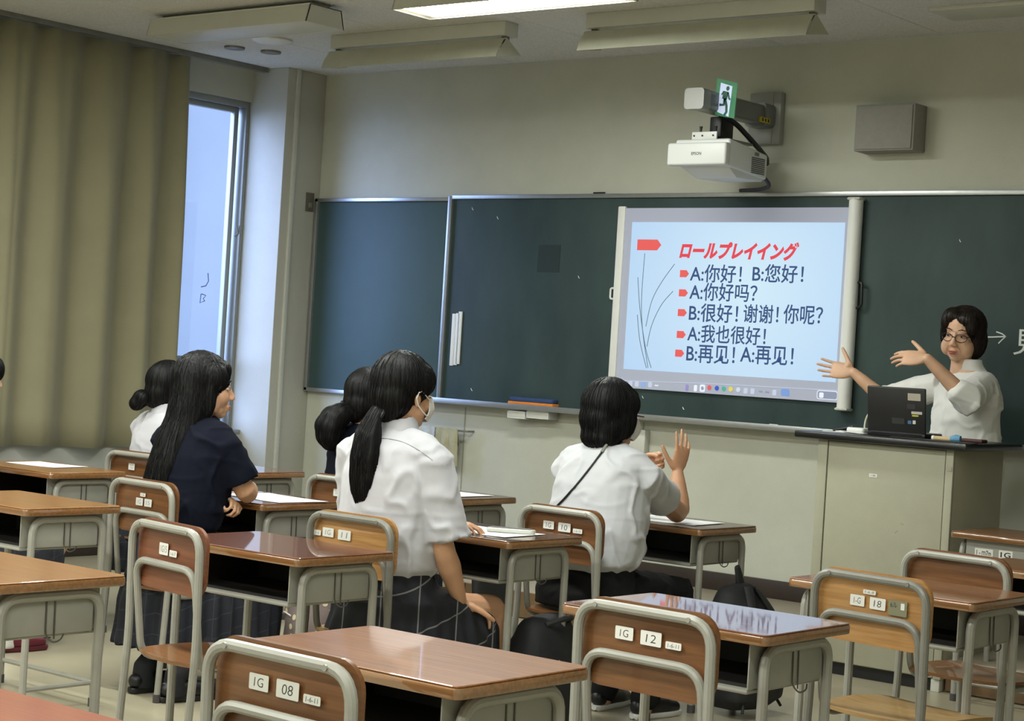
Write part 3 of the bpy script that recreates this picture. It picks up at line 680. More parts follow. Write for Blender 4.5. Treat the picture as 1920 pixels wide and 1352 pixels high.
# ---------------------------------------------------------------- chairs
def make_chair(ply=M_PLY, steel=M_STEEL, seat=M_SEAT):
    """origin on the floor under the middle of the backrest; pupil faces +y"""
    root = empty('school_chair')
    R_ = .0118; w = .1855; wi = .1625
    o = MB().tube(bend([(-w, -.035, .012), (-w, -.012, .45), (-w, -.020, .772), (w, -.020, .772), (w, -.012, .45), (w, -.035, .012)], .065, 7), R_, 10)
    o.build('back_frame', steel, root)
    i = MB().tube(bend([(-wi-.006, .345, .012), (-wi, .325, .372), (-wi, .02, .372), (-wi, -.016, .665), (wi, -.016, .665), (wi, .02, .372), (wi, .325, .372), (wi+.006, .345, .012)], .060, 7), R_*.92, 10)
    i.build('seat_frame', steel, root)
    for x, y in ((-w, -.035), (w, -.035), (-wi-.006, .345), (wi+.006, .345)): MB().tube([(x, y, 0), (x, y, .03)], .0145, 10).build('rubber_foot', M_RUB, root)
    MB().tube([(-wi, .17, .372), (wi, .17, .372)], .009, 8).build('seat_bar', steel, root)
    # backrest: bent plywood in front of the tubes
    V = []; n = 14; prof = rrect(-.187, .187, .588, .787, .055, 6)
    for side in (0, 1):
        for (x, z) in prof: V.append((x, -.006+side*.010 - .012*(1-(x/.187)**2)*.0 + .018*((x/.187)**2)*.5, z))
    m = len(prof); F = [tuple(range(m)), tuple(reversed(range(m, 2*m)))]+[(k, m+k, m+(k+1) % m, (k+1) % m) for k in range(m)]
    MB().add(V, F).build('backrest', ply, root)
    # seat: saddle of plywood, rounded outline
    nu, nv = 16, 12; top = []; bot = []
    for a in range(nv+1):
        for b in range(nu+1):
            u = -1+2*b/nu; v = -1+2*a/nv
            x = u*math.sqrt(max(0, 1-.30*v*v*(.6 if v > 0 else .9)))*.192
            y = .185+v*math.sqrt(max(0, 1-.22*u*u))*.195
            z = .392+.010*u*u-.012*max(0, v)**2+.006*(1-u*u)*max(0, -v)
            top.append((x, y, z)); bot.append((x, y, z-.010))
    N = len(top); F = []
    for a in range(nv):
        for b in range(nu):
            k = a*(nu+1)+b; F.append((k, k+1, k+nu+2, k+nu+1)); F.append((N+k, N+k+nu+1, N+k+nu+2, N+k+1))
    rim = [b for b in range(nu+1)]+[a*(nu+1)+nu for a in range(1, nv+1)]+[nv*(nu+1)+b for b in range(nu-1, -1, -1)]+[a*(nu+1) for a in range(nv-1, 0, -1)]
    for k in range(len(rim)):
        p, q = rim[k], rim[(k+1) % len(rim)]; F.append((q, p, N+p, N+q))
    MB().add(top+bot, F).build('seat', seat, root, sharp=50)
    for x in (-.13, .13): MB().tube([(x, -.034, .772), (x, -.030, .772)], .006, 8).build('rivet', steel, root)
    return root
CH = {'brown': make_chair(), 'red': make_chair(M_PLYR), 'light': make_chair(M_PLYL, M_STEELD, M_SEATL)}
used = set()
def chair(kind, x, y, rz, label, stickers=()):
    o = copy_tree(CH[kind])
    o.location = (x, y, 0); o.rotation_euler.z = radians(rz); tag(o, label, 'chair', 'school chairs in the classroom')
    o2 = o
    bk = [c for c in o.children if c.name.startswith('backrest')][0]
    for (x0, x1, z0, z1, body, faint) in stickers:
        st = MB().prism(rrect(x0, x1, z0, z1, .0025, 2), 0, .0008, wallM(-.0052)).build('number_sticker', M_STICK, bk)
        pad = (x1-x0)*(.26 if len(body) < 4 else .14); hz = (z1-z0)*.22
        fit_text('handwriting', body, M_INKB if faint else M_INK, x0+pad, x1-pad, z0+hz, z1-hz, wallM(-.0064), bk, .08, -.012 if len(body) < 4 else 0)
    return o
def std(num, sub='1-6-11', faint=False, dx=0):
    return ((-.088+dx, -.037+dx, .700, .729, '1G', faint), (-.016+dx, .042+dx, .697, .729, num, faint), (.054+dx, .097+dx, .698, .714, sub, True))
C8 = chair('brown', -2.33, 2.31, -2, 'brown school chair with stickers 1G and 08 in the foreground', std('08'))
C12 = chair('brown', -2.335, 3.43, -3, 'brown school chair with stickers 1G and 12', std('12'))
C18 = chair('light', -2.41, 4.62, -8, 'light plywood school chair with stickers 1-G and 18', ((-.072, -.024, .690, .720, '1-G', False), (-.006, .046, .688, .720, '18', False), (-.030, .012, .726, .738, '1-6-8', True)))
bk = [c for c in C18.children if c.name.startswith('backrest')][0]
MB().prism(rrect(.056, .116, .680, .722, .003, 2), 0, .0008, wallM(-.0052)).build('maker_plate', mat('maker_plate', rgb(138, 136, 112), .4, metal=.4), bk)
fit_text('maker_print', '6ル', M_INK, .062, .084, .702, .716, wallM(-.0064), bk); MB().prism(rrect(.096, .108, .698, .716, .001, 1), 0, .0004, wallM(-.0062)).build('maker_code', M_STICK, bk)
CL = chair('red', -4.075, 3.55, -10, 'reddish brown empty school chair with two small stickers left of centre', ((-.052, -.004, .690, .724, '1G15', True), (.004, .044, .690, .708, '1-6-7', True)))
C10 = chair('brown', -4.07, 5.39, -3, 'brown school chair of the short-haired student', std('10', '1-6-10', False))
C11 = chair('light', -4.11, 4.34, -2, 'light plywood school chair of the ponytail student', std('11', '1-6-9', True, -.05)[:2]+((-.178, -.146, .70, .717, '1-6', True),))
CLG = chair('brown', -5.32, 4.50, -4, 'brown school chair of the long-haired student', ((-.05, -.008, .688, .716, '1G', True), (.002, .046, .688, .716, '15', True), (-.026, .006, .722, .735, '1-6', True)))
CNV = chair('brown', -5.33, 5.55, 0, 'brown school chair of the student in navy at the front', ((-.05, -.008, .700, .73, '1G', True), (.002, .046, .70, .73, '13', True)))
CBN = chair('brown', -6.60, 5.52, 0, 'brown school chair of the student with a hair bun', ((-.05, -.008, .700, .73, '1G', True),))
CS6 = chair('brown', -6.78, 4.48, 0, 'brown school chair of the student at the left frame edge')
CR = chair('brown', -2.565, 5.47, -6, 'brown school chair between the chair number 18 desk and the right edge')
C2 = chair('brown', -3.97, 2.35, 0, 'brown school chair pushed under the desk at the lower left edge')

def drop(o):
    for c in list(o.children): drop(c)
    bpy.data.objects.remove(o)
drop(proto_desk)
for c_ in CH.values(): drop(c_)
# papers on the desks
def sheet(x, y, rz, label, w=.257, h=.182, z=DH, lines=True):
    r = empty('worksheet', (x, y, z+.0008), radians(rz)); tag(r, label, 'paper', 'worksheets on the desks')
    nu = 8; V = []
    for k in (0, 1):
        for i in range(nu+1):
            u = -1+2*i/nu
            for v in (-1, 1): V.append((u*w/2, v*h/2, (1-k)*.0006+.0015*abs(u)**3))
    F = []
    for i in range(nu):
        a = 2*i; F.append((a, a+2, a+3, a+1)); b = 2*(nu+1)+a; F.append((b, b+1, b+3, b+2))
    for i in range(nu):
        a = 2*i; b = 2*(nu+1)+a; F.append((a, b, b+2, a+2)); F.append((a+1, a+3, b+3, b+1))
    F.append((0, 1, 2*(nu+1)+1, 2*(nu+1))); e = 2*nu; F.append((e, 2*(nu+1)+e, 2*(nu+1)+e+1, e+1))
    MB().add(V, F).build('page', M_PAPER, r)
    return r
sheet(-6.83, 5.20, 8, 'white worksheet on the desk beside the curtain', .30, .21)
sheet(-5.28, 5.11, -4, 'white worksheet by the long-haired student elbow', .36, .25)
sheet(-4.10, 4.99, 3, 'white worksheet with a pen case on the ponytail student desk', .34, .24)
sheet(-5.30, 6.15, 0, 'white worksheet on the front desk by the towels', .36, .25)
sheet(-4.13, 6.17, 4, 'white worksheet under the short-haired student elbow', .36, .25)
pc = empty('pen_case', (-4.02, 5.03, DH+.003), radians(30)); tag(pc, 'clear plastic pen case lying on a worksheet', 'pen case')
M_CLEAR = mat('clear_plastic', rgb(206, 206, 196), .2, alpha=.75)
MB().prism(rrect(-.085, .085, -.025, .025, .015, 4), 0, .014).build('pouch', M_CLEAR, pc, .004); MB().tube([(-.07, 0, .016), (.07, 0, .016)], .002, 6).build('zip', M_INKB, pc)

# ---------------------------------------------------------------- teacher's podium
pod = empty('lectern', (-3.83, 7.5, 0)); tag(pod, 'beige lectern cabinet with overhanging black worktop', 'lectern')
M_POD = mat('podium_paint', rgb(160, 158, 138), .6, var=.05, scale=5, bump=.05, bscale=200)
PF = 7.36-7.5; PX0, PX1 = -4.155+3.83, -3.50+3.83
box('body', (PX0, PX1, PF+.012, PF+.50, .055, 1.035), M_POD, pod, .003)
box('front_panel', (PX0+.052, PX1-.040, PF, PF+.014, .06, 1.03), M_POD, pod, .002)
for a, b in ((PX0, PX0+.048), (PX1-.036, PX1)): box('corner_post', (a, b, PF-.004, PF+.014, .055, 1.035), M_POD, pod, .003)
box('gap_shade_block', (PX0+.10, PX1-.02, PF+.03, PF+.48, 0, .055), M_BLACK, pod)  # shade of the open gap under the cabinet, put in as a black block
for x_ in (PX0+.02, PX1-.05): box('foot', (x_, x_+.04, PF+.01, PF+.06, 0, .055), M_OFFW, pod, .003)
M_SLAB = mat('black_worktop', rgb(20, 20, 22), .3, coat=.15)
box('worktop', (-.425, .405, PF-.05, PF+.53, 1.036, 1.068), M_SLAB, pod, .008)
for x_, z_, n in ((-.045, .895, 'keyhole_label'), ):
    MB().prism(rrect(x_-.020, x_+.020, z_-.008, z_+.008, .003, 2), 0, .001, Matrix.Translation((0, PF-.0005, 0)) @ wallM(0)).build('number_tag', M_STICK, pod)
    fit_text('tag_print', '→', M_INK, x_-.012, x_+.012, z_-.004, z_+.004, Matrix.Translation((0, PF-.0018, 0)) @ wallM(0), pod)
MB().prism(rrect(.30, .325, .945, .962, .003, 2), 0, .001, Matrix.Translation((0, PF-.006, 0)) @ wallM(0)).build('number_tag', M_POD, pod)
sc2 = MB()
for pts in ([(-.26, .30), (-.20, .335), (-.15, .36)], [(-.13, .37), (-.10, .385)], [(.10, .70), (.115, .695)], [(.075, .655), (.09, .667)]):
    t = MB(); stroke(t, pts, [.001]+[.004]*(len(pts)-2)+[.001], .0004); t.xf(Matrix.Translation((0, PF-.0002, 0)) @ wallM(0)); sc2.add(t.v, t.f)
o = sc2.build('scratch_marks', M_INK, pod); o['kind'] = 'stuff'

TZ = 1.068
# laptop: lid back toward the class
lp = empty('laptop', (-3.855, 7.53, TZ), radians(4)); tag(lp, 'black open laptop with stickers on its lid', 'laptop')
box('base', (-.135, .135, -.02, .18, 0, .022), M_BLACK, lp, .006)
LR = Matrix.Translation((0, -.01, .018)) @ Matrix.Rotation(radians(9), 4, 'X')
lid = MB().box(-.138, .138, -.012, 0, 0, .205, LR).build('lid', mat('laptop_lid', rgb(26, 25, 25), .45, var=.06, scale=20), lp, .006, 3)
MB().box(-.13, .13, 0, .003, .01, .195, LR).build('display', M_TRAYIN, lp)
MB().tube([(-.12, -.012, .016), (.12, -.012, .016)], .011, 10).build('hinge', M_BLACK, lp)
def lst(x0, x1, z0, z1, c):
    MB().prism(rrect(x0, x1, z0, z1, .001, 1), 0, .0008, LR @ wallM(-.0122)).build('lid_sticker', mat('stk_%d_%d_%d' % c, rgb(*c), .6), lid)
lst(.055, .115, .150, .182, (176, 168, 152)); lst(.072, .122, .090, .102, (190, 186, 178)); lst(.075, .105, .080, .086, (214, 196, 60))
lst(.055, .072, .045, .060, (70, 112, 150)); lst(.078, .092, .046, .062, (205, 205, 205)); lst(.052, .090, .112, .134, (48, 46, 50)); lst(-.02, .04, .042, .068, (44, 43, 44))
cbl = MB().tube(bend([(-3.955, 7.62, TZ+.10), (-4.02, 7.62, TZ+.125), (-4.065, 7.62, TZ+.08), (-4.062, 7.60, TZ+.02), (-4.03, 7.58, TZ+.006)], .05, 6), .0045, 8).build('laptop_cable', mat('cable_cream', rgb(196, 196, 170), .5)); tag(cbl, 'cream cable looping from the laptop side', 'cable')
ad = empty('cable_adapter', (-4.105, 7.52, TZ)); tag(ad, 'white adapter with black plug lying beside the laptop', 'adapter')
MB().prism(rrect(.01, .10, -.03, .04, .012, 4), 0, .026).build('block', M_WHITE, ad, .008); MB().tube([(-.06, -.02, .006), (-.02, -.005, .016), (.03, .005, .026)], [.004, .006, .011], 8).build('plug', M_BLACK, ad)
for i, (x_, y_, a_) in enumerate(((-4.10, 7.47, 12), (-4.05, 7.46, -18))):
    r = box('paper_strip', (-.09, .09, -.012, .012, 0, .003), M_PAPER, None, .0008); r.location = (x_, y_, TZ+.0035*i); r.rotation_euler.z = radians(a_); tag(r, ['white paper strip at the lectern edge', 'white paper strip lying over another by the laptop'][i], 'paper', 'paper strips on the lectern')
tr_ = box('clear_ruler', (-.20, .20, -.02, .02, 0, .004), M_BLACK, None, .001); tr_.location = (-3.62, 7.40, TZ); tag(tr_, 'flat dark case lying along the lectern edge', 'case')
mkr = empty('glue_stick', (-3.555, 7.41, TZ), radians(2)); tag(mkr, 'beige marker with blue cap on the lectern', 'marker')
MB().tube([(-.065, 0, .011), (.01, 0, .011)], .010, 10).build('barrel', mat('barrel_beige', rgb(196, 172, 130), .5), mkr); MB().tube([(.01, 0, .013), (.035, 0, .016), (.055, 0, .016)], [.011, .017, .013], 10).build('cap', mat('cap_blue', rgb(96, 150, 186), .5), mkr)
MB().tube([(-.075, 0, .011), (-.065, 0, .011)], .011, 10).build('end_plug', M_WHITE, mkr)
rbx = box('chalk_box', (-.055, .055, -.03, .03, 0, .014), mat('box_maroon', rgb(74, 34, 30), .5), None, .004); rbx.location = (-3.53, 7.60, TZ); tag(rbx, 'flat maroon box at the right end of the lectern', 'box')

# ---------------------------------------------------------------- bags
def blob(parts, voxel, smooth=3, fold=0, fscale=8, ffn=None):
    """union of closed shapes as one smooth mesh"""
    me = parts.mesh('blob'); o = bpy.data.objects.new('blob', me); COL.objects.link(o)
    m = o.modifiers.new('r', 'REMESH'); m.mode = 'VOXEL'; m.voxel_size = voxel
    s = o.modifiers.new('s', 'SMOOTH'); s.factor = .5; s.iterations = smooth
    dg = bpy.context.evaluated_depsgraph_get()
    out_ = bpy.data.meshes.new_from_object(o.evaluated_get(dg)); bpy.data.objects.remove(o); bpy.data.meshes.remove(me)
    if fold or ffn:
        nn = [v.normal.copy() for v in out_.vertices]
        for v, n in zip(out_.vertices, nn):
            d = fold*noise.noise(v.co*fscale) if fold else 0
            if ffn: d += ffn(v.co, n)
            v.co += n*d
    out_.polygons.foreach_set('use_smooth', [True]*len(out_.polygons))
    return out_
def blobobj(name, parts, m, voxel, parent=None, smooth=3, fold=0, fscale=8, ffn=None):
    me = blob(parts, voxel, smooth, fold, fscale, ffn); me.name = name; me.materials.clear(); me.materials.append(m); return link(name, me, parent)
def sup(c, rx, ry, n=18, p=2.6, z=None, tilt=0):
    c = Vector(c); r = []
    for j in range(n):
        a = 2*pi*j/n; ca, sa = cos(a), sin(a)
        r.append(c+Vector((rx*abs(ca)**(2/p)*(1 if ca >= 0 else -1), ry*abs(sa)**(2/p)*(1 if sa >= 0 else -1), tilt*ry*sa)))
    return r
M_BAG = mat('black_bag_cloth', rgb(30, 31, 33), .7, var=.2, scale=10, bump=.2, bscale=300)
# backpack hanging from the hook of the short-haired student's desk
bp_ = empty('backpack', (-3.80, 6.19, .03)); tag(bp_, 'black backpack hanging from the hook of the short-haired student desk', 'backpack')
mb = MB(); mb.loft([sup((.03, 0, .0), .09, .13), sup((.04, 0, .04), .13, .17), sup((.035, 0, .20), .13, .18), sup((.015, 0, .36), .10, .16), sup((-.005, 0, .44), .055, .10), sup((-.01, 0, .465), .03, .06)])
blobobj('sack', mb, M_BAG, .010, bp_, 4, .012, 9)
mb = MB(); mb.tube([(-.01, .03, .43), (-.015, .01, .50), (-.02, 0, .535)], [.03, .022, .016], 10, .5); blobobj('top_handle', mb, M_BAG, .006, bp_, 2)
for s in (-1, 1):
    MB().tube(bend([(.05, .02*s, .46), (.12, .07*s, .34), (.115, .10*s, .14), (.07, .10*s, .07)], .06), .018, 8, .3).build('shoulder_strap', M_BAG, bp_)
    MB().tube(bend([(.09, .11*s, .08), (.12, .12*s, .03), (.13, .14*s, .0)], .03), .006, 6).build('strap_end', M_BAG, bp_)
MB().tube([(.115, -.03, .30), (.118, -.03, .25)], .004, 6).build('zip_pull', M_WHITE, bp_)
# polka dot bag at the desk of the long-haired student
pk = empty('polka_dot_bag', (-4.985, 5.05, .13), radians(-30)); tag(pk, 'mauve grey bag with cream polka dots hanging beside the long-haired student desk', 'bag')
M_DOT = mat('mauve_cloth', rgb(124, 110, 108), .85, var=.08, scale=12, bump=.2, bscale=300)
mb = MB(); mb.loft([sup((0, 0, .005), .10, .06), sup((0, 0, .06), .125, .085), sup((0, 0, .20), .125, .09), sup((0, 0, .33), .105, .07), sup((0, 0, .40), .06, .045), sup((0, 0, .44), .05, .03)])
sack = blobobj('sack', mb, M_DOT, .010, pk, 4, .012, 10)
rng = random.Random(3); dots = MB(); M_CREAM = mat('dot_cream', rgb(206, 190, 160), .85)
for k in range(46):
    a = rng.uniform(0, 2*pi); z = .04+.34*(k/46); ok, hit, nor, idx = sack.ray_cast(Vector((cos(a)*.4, sin(a)*.4, z)), Vector((-cos(a), -sin(a), 0)))
    if ok:
        u = nor.orthogonal().normalized(); w_ = nor.cross(u)
        MB().add([hit+nor*.0015+(u*cos(t*pi/5)+w_*sin(t*pi/5))*.011 for t in range(10)]+[hit-nor*.004+(u*cos(t*pi/5)+w_*sin(t*pi/5))*.011 for t in range(10)], [tuple(range(10))]+[(t, 10+t, 10+(t+1) % 10, (t+1) % 10) for t in range(10)]).build('polka_dot', M_CREAM, sack)
MB().tube(bend([(-.05, -.085, .16), (0, -.105, .18), (.06, -.09, .17)], .04), .003, 6).build('pocket_piping', M_STICK, pk)
# straps and small bag hanging at the long-haired student's desk hook
sb = empty('hanging_bag', (-5.05, 5.24, .40)); tag(sb, 'pale bag with strap hanging from the long-haired student desk hook', 'bag')
# dark bag beside the ponytail student
db = empty('school_bag', (-3.93, 5.13, 0), radians(10)); tag(db, 'black school bag standing under the ponytail student desk', 'bag')
mb = MB(); mb.loft([sup((0, 0, .005), .10, .15), sup((0, 0, .05), .12, .17), sup((0, 0, .28), .11, .17), sup((0, 0, .40), .07, .14), sup((0, 0, .43), .04, .11)])
blobobj('sack', mb, mat('navy_black_cloth', rgb(24, 25, 30), .7, var=.2, scale=8, bump=.2, bscale=300), .012, db, 4, .016, 8)
for i, (y_, z_) in enumerate(((-.10, .30), (-.04, .26), (.0, .20))): MB().tube(bend([(.118, y_, z_), (.135, y_, z_-.02), (.125, y_+.01, z_-.035)], .01), .0035, 6).build('metal_ring', M_ALU, db)
MB().tube(bend([(.05, -.08, .41), (.09, -.04, .43), (.09, .04, .43), (.05, .08, .41)], .05), .010, 8).build('handle', M_BAG, db)
# bag on the front desk hook by the towels
fb = empty('tote_bag', (-5.035, 6.17, .26)); tag(fb, 'black bag hanging from the hook of the front desk by the towels', 'bag')
mb = MB(); mb.loft([sup((.02, 0, 0), .03, .12), sup((.02, 0, .06), .04, .13), sup((.02, 0, .20), .03, .12), sup((.01, 0, .27), .012, .10)]); blobobj('sack', mb, M_BAG, .008, fb, 3, .008, 10)
MB().tube(bend([(.01, -.07, .25), (.0, -.03, .325), (.0, .05, .325), (.01, .08, .25)], .05), .010, 8).build('handle', M_BAG, fb)
mb = MB(); mb.loft([sup((.02, 0, 0), .025, .07), sup((.02, 0, .10), .025, .08), sup((.01, 0, .14), .01, .07)]); blobobj('sack', mb, mat('pale_bag_cloth', rgb(160, 160, 150), .8, var=.1), .008, sb, 3, .006, 10)
MB().tube(bend([(.01, -.05, .12), (.0, 0, .165), (.01, .05, .12)], .04), .005, 8).build('strap', M_STEELD, sb)
# ---------------------------------------------------------------- people
M_SKIN = mat('skin', rgb(196, 150, 118), .5, var=.06, scale=10); M_SKIN.node_tree.nodes['Principled BSDF'].inputs['Subsurface Weight'].default_value = .08
M_SKINT = mat('skin_pale', rgb(206, 164, 134), .5, var=.07, scale=14); M_SKINT.node_tree.nodes['Principled BSDF'].inputs['Subsurface Weight'].default_value = .08
M_HAIR = mat('black_hair', rgb(11, 10, 11), .5, var=.5, scale=60, stretch=(1, 1, .06), bump=.18, bscale=160, spec=.22)
M_HAIRB = mat('dark_brown_hair', rgb(32, 24, 21), .48, var=.4, scale=60, stretch=(1, 1, .08), bump=.2, bscale=160, spec=.3)
M_SHIRT = mat('white_shirt', rgb(182, 181, 187), .8, var=.02, scale=5, bump=.06, bscale=40, sheen=.2)
M_TEE = mat('white_tee', rgb(180, 181, 185), .85, var=.02, scale=5, bump=.05, bscale=50, sheen=.2)
M_BLOUSE = mat('white_blouse', rgb(222, 221, 217), .8, var=.03, scale=6, bump=.08, bscale=30, sheen=.2)
M_NAVY = mat('navy_shirt', rgb(15, 18, 30), .9, var=.12, scale=6, bump=.06, bscale=60, spec=.12)
M_PANTS = mat('black_trousers', rgb(24, 24, 26), .85, var=.15, scale=8, spec=.2)
M_MASK = mat('white_mask', rgb(226, 224, 220), .8)
M_SOCK = mat('dark_sock', rgb(22, 22, 26), .9)
def plaid(name, base, line, k=7.0, w=.035):
    m = mat(name, rgb(*base), .85); nt = m.node_tree; b = nt.nodes['Principled BSDF']
    tc = nt.nodes['Texture Coordinate']; sp_ = nt.nodes.new('ShaderNodeSeparateXYZ'); nt.links.new(tc.outputs['Object'], sp_.inputs[0])
    def math_(op, a, b2=None):
        n = nt.nodes.new('ShaderNodeMath'); n.operation = op
        for i, q in enumerate((a, b2)):
            if q is None: continue
            if isinstance(q, (int, float)): n.inputs[i].default_value = q
            else: nt.links.new(q, n.inputs[i])
        return n.outputs[0]
    sm = math_('ADD', math_('MULTIPLY', sp_.outputs[0], .9), math_('MULTIPLY', sp_.outputs[1], .75))
    l1 = math_('LESS_THAN', math_('FRACT', math_('MULTIPLY', sm, k)), w)
    sz = math_('ADD', sp_.outputs[2], math_('MULTIPLY', sp_.outputs[1], -.35))
    l2 = math_('LESS_THAN', math_('FRACT', math_('MULTIPLY', sz, k)), w)
    fac = math_('MAXIMUM', l1, l2); mxr = nt.nodes.new('ShaderNodeMix'); mxr.data_type = 'RGBA'
    mxr.inputs['A'].default_value = rgb(*base); mxr.inputs['B'].default_value = rgb(*line)
    nt.links.new(fac, mxr.inputs['Factor']); nt.links.new(mxr.outputs['Result'], b.inputs['Base Color'])
    return m
M_PLAID = plaid('navy_plaid', (20, 23, 30), (112, 110, 112))
M_PLAIDD = plaid('dark_plaid', (24, 26, 36), (46, 48, 58), 14, .05)

def head(mb, H, k=1.0):
    def e(c, r, rot=None): mb.ell(H @ (Vector(c)*k), [q*k for q in r], (H.to_3x3().normalized() @ (rot or Matrix.Identity(3))))
    e((0, -.015, .035), (.073, .092, .083)); e((0, .022, -.018), (.060, .068, .086)); e((0, .040, -.072), (.042, .040, .034)); e((0, .060, -.092), (.022, .022, .018))
    for s in (-1, 1):
        e((s*.032, .052, -.030), (.030, .032, .034)); e((s*.028, .068, .027), (.020, .012, .008))
        e((s*.044, .012, -.055), (.024, .040, .040))
        e((s*.074, -.008, -.012), (.008, .019, .031), Matrix.Rotation(s*.35, 3, 'Z')); e((s*.079, -.017, .0), (.006, .010, .022), Matrix.Rotation(s*.5, 3, 'Z'))
        e((s*.011, .097, -.034), (.008, .010, .007))
    mb.tube([H @ (Vector(p)*k) for p in ((0, .082, .018), (0, .092, -.008), (0, .103, -.030))], [.008*k, .010*k, .012*k], 10, rounded=True)
    e((0, .086, -.066), (.022, .010, .012)); e((0, .080, -.078), (.018, .010, .008))
def hand(mb, Mx, side, curl=(.3, .3, .3, .3), spread=.06, thumb=(.75, .62, .2), s=1.0, tc=.25):
    """Mx: x across palm, y toward fingertips, z out of the palm; thumb on +x*side"""
    def P(x, y, z): return Mx @ Vector((x*s, y*s, z*s))
    rings = []
    for y, w, t, zz in ((-.014, .017, .014, 0), (.004, .022, .016, 0), (.03, .036, .015, .001), (.062, .041, .0135, 0), (.088, .041, .011, -.001), (.098, .036, .008, -.001)):
        rings.append([P(w*cos(2*pi*j/14), y, zz+t*sin(2*pi*j/14)) for j in range(14)])
    mb.loft(rings)
    mb.ell(P(side*.024, .028, .008), (.014*s, .014*s, .014*s), None, 10, 8)
    for i, (bx, by, L, r) in enumerate(((.030, .090, .068, .0082), (.0105, .094, .076, .0084), (-.0100, .091, .070, .0080), (-.0290, .083, .055, .0072))):
        a = 0; p = Vector((side*bx, by-.012, -.001)); sx = side*spread*(1.5-i); pts = [p.copy()]; rr = [r*1.05]
        for f, c in ((.17, .0), (.40, .75), (.25, 1.0), (.20, .75)):
            a += curl[i]*c; d = Vector((sin(sx), cos(sx)*cos(a), sin(a)))
            p = p+d*L*f*1.12; pts.append(p.copy()); rr.append(r*1.12*(1-.06*len(pts)))
        mb.tube([P(*q) for q in pts], [q*s for q in rr], 8, rounded=True)
    d = Vector((side*thumb[0], thumb[1], thumb[2])).normalized(); p = Vector((side*.026, .018, .004)); pts = [p.copy()]
    for L in (.038, .032, .024):
        p = p+d*L; pts.append(p.copy()); d = (d+Vector((-side*tc, tc*.6, 0))).normalized()
    mb.tube([P(*q) for q in pts], [.0125*s, .0105*s, .0095*s, .0075*s], 8, rounded=True)
def frame(o, fwd, pn):
    """hand frame: origin o, fingers along fwd, palm facing pn"""
    y = Vector(fwd).normalized(); z = Vector(pn); z = (z-y*z.dot(y)).normalized(); x = y.cross(z)
    m = Matrix.Identity(4)
    for i in range(3): m[i][0], m[i][1], m[i][2], m[i][3] = x[i], y[i], z[i], o[i]
    return m
def arm(mb, sh, el, wr, r=(.036, .038, .036, .040, .031, .023), ext=.0):
    sh, el, wr = Vector(sh), Vector(el), Vector(wr); sh = sh.lerp(el, .16)+Vector((0, 0, -.012))
    mb.tube([sh, sh.lerp(el, .5), sh.lerp(el, .93), el.lerp(wr, .10), el.lerp(wr, .35), wr], [r[0], r[1], r[2], r[2], r[3]*.98, r[5]], 14, rounded=True)
    mb.tube([el.lerp(wr, .35), el.lerp(wr, .7), wr], [r[3]*.9, r[4], r[5]], 14, rounded=True)
def hairwave(cx, cy, n=46, amp=.0022):
    def f(co, no):
        a = math.atan2(co.y-cy, co.x-cx); return amp*sin(a*n+3*noise.noise(co*9))+amp*.8*noise.noise(Vector((a*14, co.z*2.2, 0)))
    return f
def wrinkle(amp=.006, s=6):
    def f(co, no):
        q = Vector((co.x*s*1.1+1.5*co.z, co.y*s*1.1, co.z*s*.9-2.2*co.x)); v = noise.noise(q)+.25*noise.noise(q*2.2)
        q2 = Vector((co.x*s*.7, co.y*s*.7, co.z*s*1.9+1.2*co.y)); v2 = noise.noise(q2+Vector((7, 3, 1)))
        g = max(0, .45+1.2*noise.noise(co*2.6+Vector((3, 0, 0)))); h = max(0, .4+1.2*noise.noise(co*2.9))
        return amp*(1.3*g*math.exp(-(v/.10)**2)+.6*h*math.exp(-(v2/.10)**2)-.35)
    return f
def strands(hair, P, n=300, seed=1, lo=.05, hi=.16, r=.0008, m=None, zmin=None, name='hair_strands', top=None):
    """fine locks lying on a hair surface"""
    rg = random.Random(seed); me = hair.data; nv = len(me.vertices); mb = MB()
    topc = top if top is not None else P.H @ Vector((0, -.03, .13)); down = Vector((0, 0, -1))
    for k in range(n):
        p = me.vertices[rg.randrange(nv)].co.copy(); L = rg.uniform(lo, hi); st = 9; pts = []; lift = rg.uniform(-.0003, .0014)
        for i in range(st+1):
            ok, q, no, ix = hair.closest_point_on_mesh(p)
            if not ok: break
            t = i/st; pts.append(q+no*(lift*(1+.6*t)))
            rad = q-topc; rad.z = 0
            d = down+rad.normalized()*max(0, no.z)*1.6+Vector((rg.uniform(-.12, .12), rg.uniform(-.12, .12), 0))
            d = d-no*d.dot(no)
            if d.length < 1e-4: break
            p = q+d.normalized()*(L/st)
        if len(pts) > 3: mb.tube(pts, [r*(.5+.9*sin(pi*min(1, (i+.6)/len(pts)))) for i in range(len(pts))], 3)
    o = mb.build(name, m or hair.data.materials[0], P.o, sharp=180); o['kind'] = 'stuff'; return o
def kid(P, nm): return [c for c in P.o.children if c.name.split('.')[0] == nm][0]

